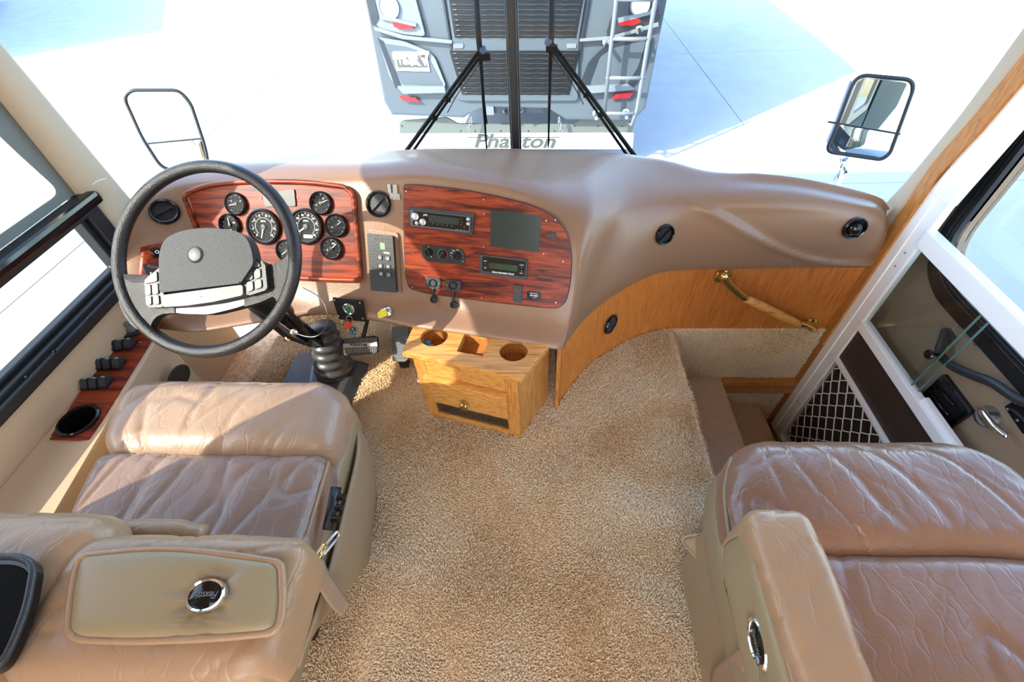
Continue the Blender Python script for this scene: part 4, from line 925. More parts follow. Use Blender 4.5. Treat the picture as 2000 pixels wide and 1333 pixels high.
hexa('back_board', [fp[3], fp[2], fp[2] + Vector((0, .01, 0)), fp[3] + Vector((0, .01, 0))], [p + Vector((0, 0, BZ)) for p in (fp[3], fp[2], fp[2] + Vector((0, .01, 0)), fp[3] + Vector((0, .01, 0)))], oakv, cab, bevel=0)
def fpr(name, x0, x1, z0, z1, c0, c1, m=oak, bev=.002, par=cab): return prism(name, FPn, [(x0, z0), (x1, z0), (x1, z1), (x0, z1)], c0, c1, m, par, bevel=bev)
fpr('face_stile', 0, .040, 0, BZ, -.008, .012, oakv); fpr('face_stile', W_ - .044, W_, 0, BZ, -.008, .012, oakv)
fpr('face_rail', .04, W_ - .044, .0, .032, -.008, .011); fpr('face_rail', .04, W_ - .044, .262, BZ, -.008, .011)
fpr('inner_backing', .03, W_ - .03, .02, .27, -.04, -.036, black, 0)
drw = fpr('drawer', .028, W_ - .034, .130, .262, .011, .034, oak, .012)
fpr('drawer_panel', .05, W_ - .056, .150, .242, .033, .037, oak, .003, drw)
lathe('knob', PL(FPn.w(W_ * .5, .190, .036), FPn.u, FPn.n), [(.006, 0), (.005, .012), (.010, .016), (.0145, .022), (.013, .028), (0, .031)], brass, drw, 24)
bm = bmesh.new(); n1 = 26
for k in range(-4, 40):
    x0 = .04 + k * .0095
    for s in (1, -1):
        a, b = (x0, .03), (x0 + s * .066, .135)
        pts = []
        for t in np.linspace(0, 1, 8):
            x, z = a[0] + (b[0] - a[0]) * t, a[1] + (b[1] - a[1]) * t
            if .04 <= x <= W_ - .044: pts.append(FPn.w(x, z, .004 + .001 * s))
        if len(pts) > 1: bm_tube(bm, pts, .0014, 4)
bmadd('vent_mesh', bm, steel, cab, kind='stuff')
# blue key in the left cup hole
kq = P(840, 674, z=TZ - .03)
kc = PL((kq.x, kq.y, TZ - .03), (1, 0, 0), (.0, -.5, .85))
key('key', 'blue headed key lying in the left cup hole of the oak cabinet', kc, 1, 1, 1.1, blue, .85)
# ================================================================= SIDE CONSOLE
con = thing('side_console', 'long tan side console with a walnut switch panel and cup holder under the driver window', 'console', (-1.27, .5, 0))
LZ = .44
hexa('console_body', [(XL + .0, -.6, 0), (-1.02, -.6, 0), (-1.135, .40, 0), (-1.205, .97, 0), (XL, .97, 0)], [(XL + .0, -.6, LZ), (-1.02, -.6, LZ), (-1.135, .40, LZ), (-1.215, .97, LZ), (XL, .97, LZ)], beige, con, bevel=.006)
LP = PL((0, 0, LZ), (1, 0, 0), (0, 0, 1))
swp = pprism('switch_panel', LP, [(97, 860), (150, 862), (174, 860), (198, 826), (300, 662), (318, 632), (262, 626), (240, 640), (210, 690)], .004, -.002, .004, walnut, con, bevel=.001)
def rocker(cx, cy, w=.0225, h=.036):
    q = LP.sub(cx, cy, .004); q = PL(q.o, Vector((1, .03, 0)), q.n); r_ = prism('rocker_switch', q, rectpts(w, h), 0, .008, black, con, bevel=.001)
    V = []; F_ = []; m = 8
    for i in range(m + 1):
        t = i / m - .5; z = .010 + .016 * (1 - (2 * abs(t - .12)) ** 2) if abs(t - .12) < .5 else .010
        V += [q.w(-w * .46, t * h * .92, z), q.w(w * .46, t * h * .92, z), q.w(w * .46, t * h * .92, .004), q.w(-w * .46, t * h * .92, .004)]
    F_ = grid_faces(m + 1, 4, 0, True) + [(0, 1, 2, 3), tuple(range(4 * m, 4 * m + 4))]
    add('rocker', V, F_, charcoal, r_)
    prism('switch_mark', q, [(a, b + h * .22) for a, b in rectpts(w * .45, .005)], .025, .0262, pm('mark green', C(90, 170, 150), .5), r_)
for row in (((226, 681), (241.5, 680), (259, 678)), ((202, 717), (219, 717), (237, 716)), ((176, 756), (193, 755), (211, 753))):
    for c_ in row: rocker(*c_)
jt = pprism('joystick_base', LP, [(240, 650), (268, 644), (276, 656), (246, 662)], .003, .004, .010, charcoal, con, bevel=.002)
lathe('mirror_joystick', LP.sub(262, 648, .004), [(.016, .004), (.014, .014), (.008, .018), (.006, .028), (.009, .034), (0, .038)], silver, con, 20)
for cx, cy in ((246, 660), (252, 645)): q = LP.sub(cx, cy, .004); prism('small_switch', q, rectpts(.02, .012), 0, .006, black, con, bevel=.001)
tube('hinge_strip', [LP.at(215, 668, .005), LP.at(244, 626, .005)], .004, charcoal, con, 6)
for k in range(5): lathe('hinge_screw', LP.sub(217 + k * 6, 664 - k * 8.5, .009), [(.0022, 0), (.0015, .001), (0, .001)], steel, con, 8)
screw(LP, 102, 856, con, .003, steel, 'screw', .004); screw(LP, 276, 671, con, .003, brass, 'screw', .004)
cq = LP.sub(156, 824, .004)
for ob_ in (swp, [o for o in COL.objects if o.name.startswith('console_body')][0]):
    lw_ = wloc(ob_); c_ = lathe('c', PL(cq.o - lw_ + Vector((0, 0, -.075)), (1, 0, 0), (0, 0, 1)), [(0, 0), (.0435, 0), (.0435, .2), (0, .2)], black, None, 36)
    hold = ob_.parent; ob_.parent = None; sv = ob_.location.copy(); ob_.location = (0, 0, 0); boolean(ob_, [c_]); ob_.parent = hold; ob_.location = sv
lathe('cup_holder_cup', PL(cq.o + Vector((0, 0, -.074)), (1, 0, 0), (0, 0, 1)), [(0, .0), (.040, .0), (.0432, .074)], blackg, con, 36)
lathe('cup_holder_rim', cq, [(.052, 0), (.052, .005), (.048, .008), (.044, .006), (.042, .0), (.0425, -.01)], blackg, con, 36)
pl_ = PL((-1.168, .6, .2), (.12, .99, 0), (1, -.12, 0))
pocket = P(342, 733, X=-1.17)
lathe('side_pocket', PL(pocket + Vector((.006, 0, -.01)), (0, 1, 0), (1, -.12, 0)), [(.045, .0), (.045, .004), (.04, .005), (.038, .001), (0, .001)], pm('pocket dark', C(50, 38, 32), .6), con, 28, sy=.8)
# ================================================================= SEATS
def lerp(a, b, t): return a + (b - a) * t
def edge(tab, y): return float(np.interp(y, [p[0] for p in tab], [p[1] for p in tab]))
def cushion(name, L, R, y0, y1, ztop, thick, r, mat, par, wr, nx=70, ny=50, droop=.0, crown=.012):
    a, b, c = .30, (y1 - y0) / 2, thick / 2
    def fn(s):
        y = (y0 + y1) / 2 + s.y; xl, xr = edge(L, y), edge(R, y); x = lerp(xl, xr, (s.x + a) / (2 * a))
        u, v = s.x / a, s.y / b
        z = ztop - c + s.z + crown * (1 - u * u) * (1 - v * v) * (1 if s.z > 0 else 0) - droop * max(0, v) ** 2
        return (x, y, z)
    return rbox(name, a, b, c, r, fn, mat, par, (nx, ny, 10), wr)
dv = thing('driver_seat', 'worn tan leather driver seat behind the steering wheel', 'seat', (-.77, .4, 0))
def wr1(s, n):
    if n.z < .2: return 0
    k = .007 * ridge(s.x, s.y, 3.2, 13, 1.05, 1.7) ** 2 + .0022 * ridge(s.x, s.y, 8, 20, .7, 4.1) ** 2
    return (-k + .004 * noise.noise(Vector((s.x * 7, s.y * 4, 2)))) * n.z
def wr2(s, n):
    if n.z < .1: return 0
    k = .006 * ridge(s.x, s.y, 3.0, 11, 2.15, 8.3) ** 2 + .0045 * ridge(s.x, s.y, 4, 16, 1.0, 3.3) ** 2
    return (-k + .005 * noise.noise(Vector((s.x * 8, s.y * 5, 6)))) * n.z
DL = [(.0, -.97), (.15, -.985), (.325, -1.02), (.5, -1.062), (.60, -1.10), (.665, -1.125), (.70, -1.12), (.745, -1.04)]
DR = [(.0, -.47), (.28, -.474), (.53, -.484), (.66, -.492), (.70, -.508), (.745, -.56)]
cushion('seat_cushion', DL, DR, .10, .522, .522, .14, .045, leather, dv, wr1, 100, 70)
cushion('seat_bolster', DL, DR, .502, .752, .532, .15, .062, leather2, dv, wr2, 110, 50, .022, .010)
for nm, par, L, R, y0, y1, z in (('piping', dv, DL, DR, .10, .50, .500),):
    tube(nm, spline([(edge(R, y) - .004, y, z) for y in np.linspace(y0, y1, 8)], 3), .0045, armleather, par, 8)
# seat shell under the cushion
def shell(par, L, R, y0, y1, z1, z0, mat, grow=.0):
    a, b, c = .30, (y1 - y0) / 2, (z1 - z0) / 2
    def fn(s):
        y = (y0 + y1) / 2 + s.y; return (lerp(edge(L, y) - grow, edge(R, y) + grow, (s.x + a) / (2 * a)), y, (z0 + z1) / 2 + s.z)
    return rbox('seat_frame', a, b, c, .03, fn, mat, par, (20, 20, 8))
shell(dv, DL, DR, .06, .72, .445, .33, sagevinyl, .004)
def sheet(name, rows_, mat, par, th=.006, n=6):
    g = [spline(r, n) for r in rows_]; cols_ = [spline([r[j] for r in g], n) for j in range(len(g[0]))]; nn, mm = len(cols_), len(cols_[0])
    V = np.array(cols_).reshape(-1, 3); o = add(name, V, grid_faces(nn, mm), mat, par, True); md = o.modifiers.new('s', 'SOLIDIFY'); md.thickness = th; md.offset = 0; return o
sheet('seat_skirt', [[(-.62, .72, .40), (-.52, .69, .40), (-.475, .60, .40), (-.462, .45, .40), (-.455, .28, .40), (-.46, .12, .40)],
                     [(-.62, .74, .27), (-.525, .705, .27), (-.472, .60, .27), (-.452, .45, .27), (-.448, .32, .27), (-.50, .2, .28)],
                     [(-.66, .77, .13), (-.56, .73, .12), (-.50, .60, .12), (-.485, .48, .12), (-.475, .40, .12), (-.50, .33, .14)]], skirtm, dv)
box('pedestal', (-.92, .22, 0), (-.60, .66, .34), black, dv, bevel=.02)
RS = PL((-.462, .4, .4), (0, 1, 0), (1, 0, .25))
def sw_at(px, py, x): return P(px, py, X=x)
swb = tube('switch_block', [sw_at(657, 952, -.45), sw_at(650, 990, -.45), sw_at(640, 1036, -.45)], .012, black, dv, 10, flat=.6)
for q in ((662, 972), (658, 993), (652, 1015)): lathe('adjust_knob', PL(sw_at(q[0] - 3, q[1], -.445), (0, 1, 0), (1, 0, .2)), [(.008, 0), (.007, .016), (0, .017)], blackg, dv, 12)
def ring(name, pts, r, mat, par): return tube(name, pts, r, mat, par, 8, closed=True)
def buckle(par, c, u, v, w, h, mat=chrome):
    c, u, v = Vector(c), Vector(u).normalized(), Vector(v).normalized(); pts = [c + u * a + v * b for a, b in rpoly(rectpts(w, h), min(w, h) * .45, 4)]
    return ring('belt_buckle', pts, .0032, mat, par)
buckle(dv, P(645, 1062, X=-.435), (0, .2, 1), (.4, 1, -.2), .018, .052)
buckle(dv, P(622, 1085, X=-.445), (0, .2, 1), (.3, 1, -.2), .016, .045, brass)
sheet('belt_flap', [[P(608, 1100, X=-.45), P(612, 1125, X=-.45), P(628, 1160, X=-.445), P(650, 1190, X=-.43), P(668, 1206, X=-.42)],
                    [P(630, 1092, X=-.445), P(640, 1118, X=-.44), P(655, 1140, X=-.43), P(672, 1165, X=-.42), P(683, 1182, X=-.41)]], strapm, dv, .006)
sheet('rear_flap', [[P(430, 1300, z=.36), P(520, 1305, z=.34), P(600, 1312, z=.30)], [P(500, 1340, z=.3), P(560, 1330, z=.3), P(606, 1318, z=.29)]], skirtm, dv, .005)
sheet('side_gusset', [[P(575, 1075, X=-.462), P(592, 1130, X=-.462), P(585, 1200, X=-.462), P(560, 1270, X=-.462)], [P(600, 1045, X=-.458), P(612, 1120, X=-.458), P(604, 1190, X=-.455), P(575, 1265, X=-.455)]], strapm, dv, .008)
# armrest lying across the rear of the seat
def wr3(s, n): return .004 * noise.noise(Vector((s.x * 9, s.y * 9, s.z * 6))) - .003 * ridge(s.x, s.y, 10, 20, .5, 2.2) ** 3
arm = rbox('armrest', .190, .098, .065, .042, lambda s: (-.535 + s.x, .150 + s.y + s.x * .02, .690 + s.z + .008 * math.cos(s.x * 8)), armleather, dv, (50, 36, 12), wr3)
ap_ = PL((-.52, .155, .760), (1, 0, 0), (0, -.06, 1))
pnl = [(160, 1088), (300, 1074), (430, 1082), (552, 1102), (556, 1180), (548, 1236), (400, 1250), (250, 1254), (160, 1250), (138, 1236), (146, 1150)]
pu = rpoly(ap_.pp(pnl), [.012, .05, .05, .012, .04, .02, .05, .05, .03, .02, .05], 5)
def puff(name, pl, pts, h, mat, par, c0=0, n=10, pit=None):
    ctr = Vector((sum(p[0] for p in pts) / len(pts), sum(p[1] for p in pts) / len(pts))); V = []; m = len(pts)
    V += [pl.w(p[0], p[1], c0 - .012) for p in pts]
    for k in range(n):
        t = 1 - k / n; hh = h * (1 - t ** 5) ** .5 if t < 1 else 0
        for p in pts:
            q = ctr + (Vector(p) - ctr) * t; e = 0
            if pit:
                d = (q - Vector(pit[0])); rr = d.length; e = pit[1] * math.exp(-(rr / pit[2]) ** 2) * (1 + .35 * math.sin(math.atan2(d.y, d.x) * 9))
            V.append(pl.w(q.x, q.y, c0 + hh - e))
    V.append(pl.w(ctr.x, ctr.y, c0 + h)); F_ = grid_faces(n + 1, m, 0, True); last = n * m
    F_ += [(last + i, last + (i + 1) % m, len(V) - 1) for i in range(m)]
    return add(name, V, F_, mat, par, True)
bc = ap_.uv(414, 1168)
sp_ = puff('side_panel', ap_, pu, .016, sagevinyl, arm, .002, 16, (bc, .009, .045))
tube('panel_welt', [ap_.w(a, b, .004) for a, b in rpoly(ap_.pp(pnl), [.012, .05, .05, .012, .04, .02, .05, .05, .03, .02, .05], 5)], .0055, armleather, arm, 8, closed=True)
def badge(pl, rx, ry, par, rot, ts):
    lathe('badge_ring', pl, [(1.0, -.004), (1.02, .003), (.93, .007), (.80, .0055), (.76, .003)], chrome, par, 40, sx=rx, sy=ry)
    b_ = lathe('badge', pl, [(.78, .0030), (.70, .0048), (0, .0058)], blackg, par, 36, sx=rx, sy=ry)
    text('badge_lettering', 'Flexsteel', pl, ts, silver, par, c=.0060, rot=rot, shear=.25, stretch=.82, bold=.0001)
badge(PL(ap_.w(bc[0], bc[1], .012), ap_.u, ap_.n), .0285, .0215, arm, PI + .06, .0125)
# large padded end with the black tray
bul = rbox('armrest_end', .15, .165, .085, .06, lambda s: (-.845 + s.x + s.y * .15, .120 + s.y, .690 + s.z - .02 * (s.y / .165)), armleather, dv, (36, 40, 16), wr3)
tq = PL((-.80, .13, .780), (1, 0, 0), (0, -.08, 1))
tu = rpoly(tq.pp([(-70, 1085), (48, 1086), (77, 1104), (62, 1190), (34, 1262), (8, 1312), (-70, 1330)]), [.01, .02, .02, .05, .03, .02, .01], 5)
tr = prism('storage_tray', tq, tu, -.01, .006, blackg, bul, bevel=.004)
tc_ = Vector((sum(p[0] for p in tu) / len(tu), sum(p[1] for p in tu) / len(tu)))
prism('tray_floor', tq, [tuple(tc_ + (Vector(p) - tc_) * .80) for p in tu], .0062, .0070, pm('tray matte', C(10, 10, 12), .8, spec=.1), bul)
tube('tray_lip', [tq.w(*tuple(tc_ + (Vector(p) - tc_) * .96), .006) for p in tu], .005, charcoal, bul, 8, closed=True)
tube('folded_roll', spline([P(118, 1058, z=.66), P(180, 1046, z=.67), P(260, 1040, z=.67), P(340, 1040, z=.67), P(398, 1046, z=.66)], 4), [.016] * 2 + [.021] * 12 + [.017] * 3, armleather, dv, 14)
tube('folded_roll', spline([P(-60, 1010, z=.72), P(0, 1034, z=.71), P(60, 1050, z=.70), P(130, 1062, z=.68)], 4), .022, armleather, dv, 14)
tube('front_welt', spline([P(560, 1098, z=.70), P(574, 1120, z=.68), P(578, 1180, z=.67), P(566, 1240, z=.67), P(552, 1290, z=.66)], 4), .012, leather, arm, 10)
# ---------------- passenger seat
ps_ = thing('passenger_seat', 'brown leather passenger seat beside the entry steps, its left armrest down', 'seat', (.72, .25, 0))
QL = [(-.2, .375), (.28, .378), (.34, .380), (.43, .392), (.50, .415), (.56, .455), (.585, .50)]
QR = [(-.2, 1.05), (.318, 1.06), (.43, 1.05), (.50, 1.03), (.55, .99), (.585, .93)]
def wr4(s, n):
    if n.z < .1: return 0
    k = .0045 * ridge(s.x, s.y, 2.6, 13, 2.0, 5.3) ** 2 + .0018 * ridge(s.x, s.y, 14, 14, .4, 7.7) ** 2
    return (-k + .005 * noise.noise(Vector((s.x * 6, s.y * 5, 9)))) * n.z
def wr5(s, n):
    if n.z < .1: return 0
    k = .007 * ridge(s.x, s.y, 2.2, 10, 1.75, 2.9) ** 3 + .0015 * ridge(s.x, s.y, 10, 16, .9, 1.1) ** 2
    return (-k + .005 * noise.noise(Vector((s.x * 6, s.y * 4, 4)))) * n.z
leather3 = pm('passenger leather', C(136, 102, 82), .25, bump=(120, .3), var=(4, .10), spec=.55)
cushion('seat_cushion', QL, QR, -.2, .326, .522, .14, .04, leather3, ps_, wr5, 100, 70)
cushion('seat_bolster', QL, QR, .306, .590, .532, .15, .07, leather3, ps_, wr4, 120, 60, .020, .012)
shell(ps_, QL, QR, -.2, .55, .44, .32, sagevinyl, .003)
tube('piping', spline([(edge(QL, y) + .006, y, .49) for y in np.linspace(.0, .53, 9)], 3), .0045, sagevinyl, ps_, 8)
box('pedestal', (.56, -.1, 0), (.95, .14, .33), black, ps_, bevel=.02)
sheet('seat_skirt', [[P(1372, 1012, z=.28), P(1366, 1045, z=.27), P(1395, 1043, z=.29)], [P(1384, 988, z=.31), P(1385, 1010, z=.31), P(1405, 1020, z=.31)], [P(1418, 955, z=.38), P(1420, 985, z=.38), P(1428, 1010, z=.38)]], skirtm, ps_, .006)
box('skirt_side', (.388, -.15, .10), (.402, .42, .40), skirtm, ps_, bevel=.004)
fl1 = [[P(1333, 1054, z=.26), P(1364, 1096, z=.25), P(1382, 1142, z=.24), P(1390, 1204, z=.23), P(1396, 1266, z=.22)],
       [P(1378, 1042, z=.30), P(1402, 1090, z=.29), P(1414, 1140, z=.28), P(1420, 1205, z=.27), P(1412, 1268, z=.25)],
       [P(1424, 1026, z=.35), P(1440, 1090, z=.35), P(1450, 1150, z=.35), P(1458, 1210, z=.34), P(1430, 1276, z=.28)]]
sheet('side_pouch', fl1, skirtm, ps_, .005)
tube('pouch_welt', spline(fl1[0][::-1] + [fl1[1][0], fl1[2][0]], 6), .0035, armleather, ps_, 8)
pa_ = rbox('armrest', .050, .235, .070, .026, lambda s: (.385 + s.x * (1 + s.y * .28) + s.y * .03, .092 + s.y, .648 + s.z - .012 * max(0, s.y / .235) ** 2), armleather, ps_, (20, 60, 16), wr3)
pq = PL((.333, .10, .64), (0, -1, 0), (-1, .05, .18))
pp_ = rpoly([(-.205, -.045), (-.20, .02), (-.17, .045), (.2, .048), (.2, -.06), (-.17, -.062)], [.02, .03, .02, .01, .01, .02], 5)
bc2 = pq.uv(1496, 1258)
puff('side_panel', pq, pp_, .014, sagevinyl, pa_, .0, 14, (bc2, .008, .04))
tube('panel_welt', [pq.w(a, b, .001) for a, b in pp_], .005, armleather, pa_, 8, closed=True)
badge(PL(pq.w(bc2[0], bc2[1], .009), pq.u, pq.n), .0345, .0195, pa_, 0, .0125)
rc = [P(1414, 1095, X=.372), P(1426, 1155, X=.372)]
sb_ = box('remote_switch', (.362, .0, 0), (.376, .062, .030), blackg, ps_, bevel=.003); sb_.location = Vector(P(1425, 1128, X=.368)) - wloc(ps_); sb_.rotation_euler = (.9, 0, 0)
tube('switch_wire', spline([P(1430, 1158, X=.37), P(1442, 1172, X=.37), P(1449, 1200, X=.372)], 5), .002, pm('wire brown', C(110, 70, 50), .5), ps_, 6)
tube('switch_plug', [P(1447, 1175, X=.368), P(1452, 1205, X=.368)], .010, black, ps_, 10)
buckle(ps_, P(1458, 1240, X=.362), (0, -.35, 1), (0, 1, .3), .020, .050)
sheet('belt_strap', [[P(1446, 1268, X=.37), P(1415, 1290, X=.38), P(1392, 1312, X=.385), P(1390, 1345, X=.385)], [P(1476, 1262, X=.365), P(1462, 1300, X=.375), P(1440, 1340, X=.38), P(1430, 1370, X=.38)]], strapm, ps_, .006)
# ================================================================= OUTSIDE
# wipers
def wiper(lab, base, knee, b0, b1, par2):
    rubber = pm('wiper black', C(8, 9, 11), .6, spec=.15); blackg = charcoal = rubber
    W_Y = 1.80; q = lambda p, y=W_Y: P(*p, Y=y)
    t = thing('windshield_wiper', lab, 'wiper', q(base))
    bx, by = base; kx, ky = knee; s = 1 if bx > 1000 else -1
    tube('wiper_arm', [q(base), q(((bx + kx) / 2, (by + ky) / 2)), q(knee)], [.009, .0075, .006], rubber, t, 8)
    tube('wiper_arm', [q((bx + par2, by)), q(((bx + kx) / 2 + par2 * .7, (by + ky) / 2)), q((kx + par2 * .35, ky + 6))], [.006, .005, .005], blackg, t, 8)
    for f in (.38, .55): tube('arm_link', [q((bx + (kx - bx) * f - 1, by + (ky - by) * f)), q((bx + (kx - bx) * f + par2 * .9, by + (ky - by) * f + 2))], .009, rubber, t, 8)
    tube('washer_hose', spline([q((kx - s * 1, ky + 18)), q((kx + s * 12, ky + 42)), q((kx + s * 40, ky + 80)), q((kx + s * 62, ky + 120))], 5), .002, black, t, 6)
    tube('wiper_blade', [q(b0), q(((b0[0] + b1[0]) / 2 , (b0[1] + b1[1]) / 2)), q(b1)], [.010, .0085, .003], rubber, t, 8)
    tube('blade_rubber', [q((b0[0] - s * 4, b0[1])), q((b1[0] + s * 1, b1[1] - 8))], .003, blackg, t, 6)
    tube('blade_spine', [q((b0[0] + s * 4, b0[1])), q(((b0[0] + b1[0]) / 2 + s * 5, (b0[1] + b1[1]) / 2)), q((b1[0], b1[1] - 60))], .003, charcoal, t, 6)
    lathe('pivot', PL(q((kx - s * 8, ky - 2)), (1, 0, 0), (0, -1, .2)), [(.014, -.005), (.014, .006), (.010, .012), (0, .013)], pm('pivot blue', C(40, 62, 100), .4), t, 16)
    box('pivot_block', tuple(q((kx + (-12 if s > 0 else 0), ky + 12)) - Vector((.0, .01, .01))), tuple(q((kx + (-12 if s > 0 else 0), ky + 12)) + Vector((.04, .01, .012))), rubber, t, bevel=.003)
wiper('right wiper, its arm slanting to the lower right beyond the centre post', (1242, 308), (1078, 84), (1080, -140), (1071, 288), -14)
wiper('left wiper, its arm slanting to the lower left beyond the centre post', (784, 308), (936, 100), (922, -140), (951, 302), 14)
# mirrors
def mirror(lab, Y, main, split, armpix, tilt):
    c = P(*main[0], Y=Y); q = PL(c, (1, tilt, 0), (tilt, -1, .12)); t = thing('side_mirror', lab, 'mirror', P(*armpix[-1], Y=Y))
    out = rpoly(q.pp(main), .05, 6); prism('mirror_housing', q, out, -.07, .0, chrome, t, bevel=.006)
    cc = Vector((sum(p[0] for p in out) / len(out), sum(p[1] for p in out) / len(out)))
    tube('mirror_rim', [q.w(*p, .002) for p in out], .008, rubber, t, 8, closed=True)
    sa, sb = q.uv(*split[0]), q.uv(*split[1])
    side = lambda p: (sb[0] - sa[0]) * (p[1] - sa[1]) - (sb[1] - sa[1]) * (p[0] - sa[0])
    ins = [tuple(cc + (Vector(p) - cc) * .94) for p in out]
    for nm, keep, tl in (('mirror_glass', 1, -.10), ('convex_glass', -1, .05)):
        pts = []
        for i, p in enumerate(ins):
            a = ins[i - 1]; sa_, sp2 = side(a), side(p)
            if (sa_ > 0) != (sp2 > 0): f = sa_ / (sa_ - sp2); pts.append((a[0] + (p[0] - a[0]) * f, a[1] + (p[1] - a[1]) * f))
            if sp2 * keep > 0: pts.append(p)
        if keep > 0: prism(nm, q, pts, .001, .004, mirrm, t)
        else:
            k = Vector((sum(p[0] for p in pts) / len(pts), sum(p[1] for p in pts) / len(pts))); V = []; n = 6; m = len(pts)
            for j in range(n):
                f = 1 - j / n
                for p in pts: w_ = k + (Vector(p) - k) * f; V.append(q.w(w_.x, w_.y, .003 + .012 * (1 - f * f)))
            V.append(q.w(k.x, k.y, .015)); add(nm, V, grid_faces(n, m, 0, True) + [((n - 1) * m + i, (n - 1) * m + (i + 1) % m, len(V) - 1) for i in range(m)], mirrm, t, True)
    prism('glass_divider', PL(q.w((sa[0] + sb[0]) / 2, (sa[1] + sb[1]) / 2, .003), (q.u * (sb[0] - sa[0]) + q.v * (sb[1] - sa[1])), q.n), rectpts(math.hypot(sb[0] - sa[0], sb[1] - sa[1]) * .97, .008), 0, .004, rubber, t)
    ex = 1.22 if armpix[0][0] > 1000 else -1.28
    tube('mirror_arm', [P(*p, Y=Y + .02) for p in armpix[:2]] + [Vector((ex, 1.80, .36)), Vector((ex, 1.735, .34))], .022, chrome, t, 14)
mirror('right chrome framed mirror showing the coach side, above the passenger dash', 2.3, [(1672, 145), (1790, 156), (1738, 300), (1722, 312), (1612, 296), (1628, 262)], ((1615, 237), (1760, 262)), [(1650, 306), (1645, 340), (1632, 420)], -.33)
mirror('left chrome framed mirror seen above the steering wheel rim', 2.3, [(242, 190), (256, 176), (350, 176), (372, 200), (402, 290), (408, 330), (318, 332), (278, 270)], ((283, 281), (398, 270)), [(345, 330), (365, 380), (380, 430)], .34)
# coach ahead
RY = 5.0; yaw = -.066
rvo = P(1003, 215, Y=RY); RV = PL(rvo, (1, yaw, 0), (yaw, -1, 0))
rv = thing('motorhome', 'grey motorhome parked ahead, its grilled tail seen through the windshield', 'motorhome', P(1003, 215, Y=RY) + Vector((0, 0, GZ - rvo.z)))
bodypts = [RV.uv(752, 212), RV.uv(766, 228), RV.uv(1235, 236), RV.uv(1262, 216)]
lx, rx_ = RV.uv(712, 0)[0], RV.uv(1303, 0)[0]; lo_ = RV.uv(1000, 230)[1]
bodypts = [(lx - .02, 3.15), (lx, RV.uv(712, 0)[1]), RV.uv(748, 200), RV.uv(764, 227), RV.uv(905, 233), RV.uv(938, 205), RV.uv(1072, 206), RV.uv(1105, 236), RV.uv(1238, 238), RV.uv(1262, 214), (rx_, RV.uv(1303, 0)[1]), (rx_ + .02, 3.15)]
prism('body', RV, bodypts, -6.5, -.02, rvgrey, rv, bevel=.03)
def rp_(name, pix, c0, c1, mat, r=.02, bevel=.0, par=None): return pprism(name, RV, pix, r, c0, c1, mat, par or rv, bevel=bevel)
rp_('centre_panel', [(866, -60), (1152, -60), (1130, 75), (1128, 195), (1112, 196), (1000, 196), (905, 196), (888, 190), (884, 75)], -.03, .012, rvgrey, .02, .008)
rp_('panel_seam', [(854, -60), (858, -60), (884, 97), (905, 190), (901, 190), (880, 97)], -.02, .006, rvdark, 0)
rp_('panel_seam', [(1161, -60), (1157, -60), (1130, 97), (1112, 190), (1116, 190), (1134, 97)], -.02, .006, rvdark, 0)
for nm, (t0, b0, xl0, xr0, xl1, xr1), n in (('upper_grille', (-58, 73, 868, 1150, 889, 1125), 13), ('lower_grille', (98, 184, 878, 1133, 903, 1112), 9)):
    g_ = rp_(nm, [(xl0, t0), (xr0, t0), (xr1, b0), (xl1, b0)], .010, .016, grillm, .01)
    for k in range(n):
        f = (k + .5) / n; y_ = t0 + (b0 - t0) * f; a0, a1 = xl0 + (xl1 - xl0) * f + 4, xr0 + (xr1 - xr0) * f - 4; pts = []
        for j in range(25): x_ = a0 + (a1 - a0) * j / 24; pts.append(RV.at(x_, y_ + (.9 if j % 3 == 0 else 0), .026))
        tube('slat', pts, [.0055 if j % 3 else .010 for j in range(25)], slatm, g_, 6)
for x0 in (886, 1106): rp_('marker_lamp', [(x0, 84), (x0 + 20, 84), (x0 + 19, 93), (x0 + 1, 93)], .012, .022, silver, .01)
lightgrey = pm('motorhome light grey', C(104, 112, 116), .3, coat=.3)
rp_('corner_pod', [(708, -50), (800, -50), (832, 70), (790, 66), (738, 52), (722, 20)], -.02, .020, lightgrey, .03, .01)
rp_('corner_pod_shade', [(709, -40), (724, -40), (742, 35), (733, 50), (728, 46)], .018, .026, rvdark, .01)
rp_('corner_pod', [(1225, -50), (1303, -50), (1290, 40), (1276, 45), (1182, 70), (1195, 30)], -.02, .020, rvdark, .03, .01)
for cx, cy, r_ in ((762, 12, .085), (1250, 8, .075)):
    q = RV.sub(cx, cy, .022); lathe('lamp_bowl', q, [(r_ * 1.15, 0), (r_ * 1.1, .02), (r_, .012), (r_ * .9, .01)], lightgrey, rv, 28); lathe('lamp_lens', q, [(r_, .010), (r_ * .6, .03), (0, .036)], pm('lamp white', C(240, 242, 244), .12), rv, 28)
rp_('tail_lamp', [(768, 40), (806, 48), (812, 54), (786, 55), (772, 50)], .02, .045, redlens, .006, .004)
rp_('lamp_chrome', [(746, 26), (816, 44), (814, 50), (800, 46), (744, 34)], .02, .05, lightgrey, .006, .004)
rp_('tail_lamp', [(1206, 40), (1246, 33), (1252, 40), (1236, 47), (1210, 48)], .02, .045, redlens, .006, .004)
rp_('lamp_chrome', [(1206, 34), (1268, 20), (1280, 6), (1282, 14), (1272, 25), (1208, 42)], .02, .05, lightgrey, .006, .004)
rp_('bumper_crease', [(732, 50), (790, 68), (884, 78), (884, 84), (788, 75), (734, 58)], .0, .03, lightgrey, .0, .004)
rp_('bumper_crease', [(1285, 42), (1190, 70), (1132, 75), (1132, 80), (1192, 76), (1286, 50)], .0, .03, lightgrey, .0, .004)
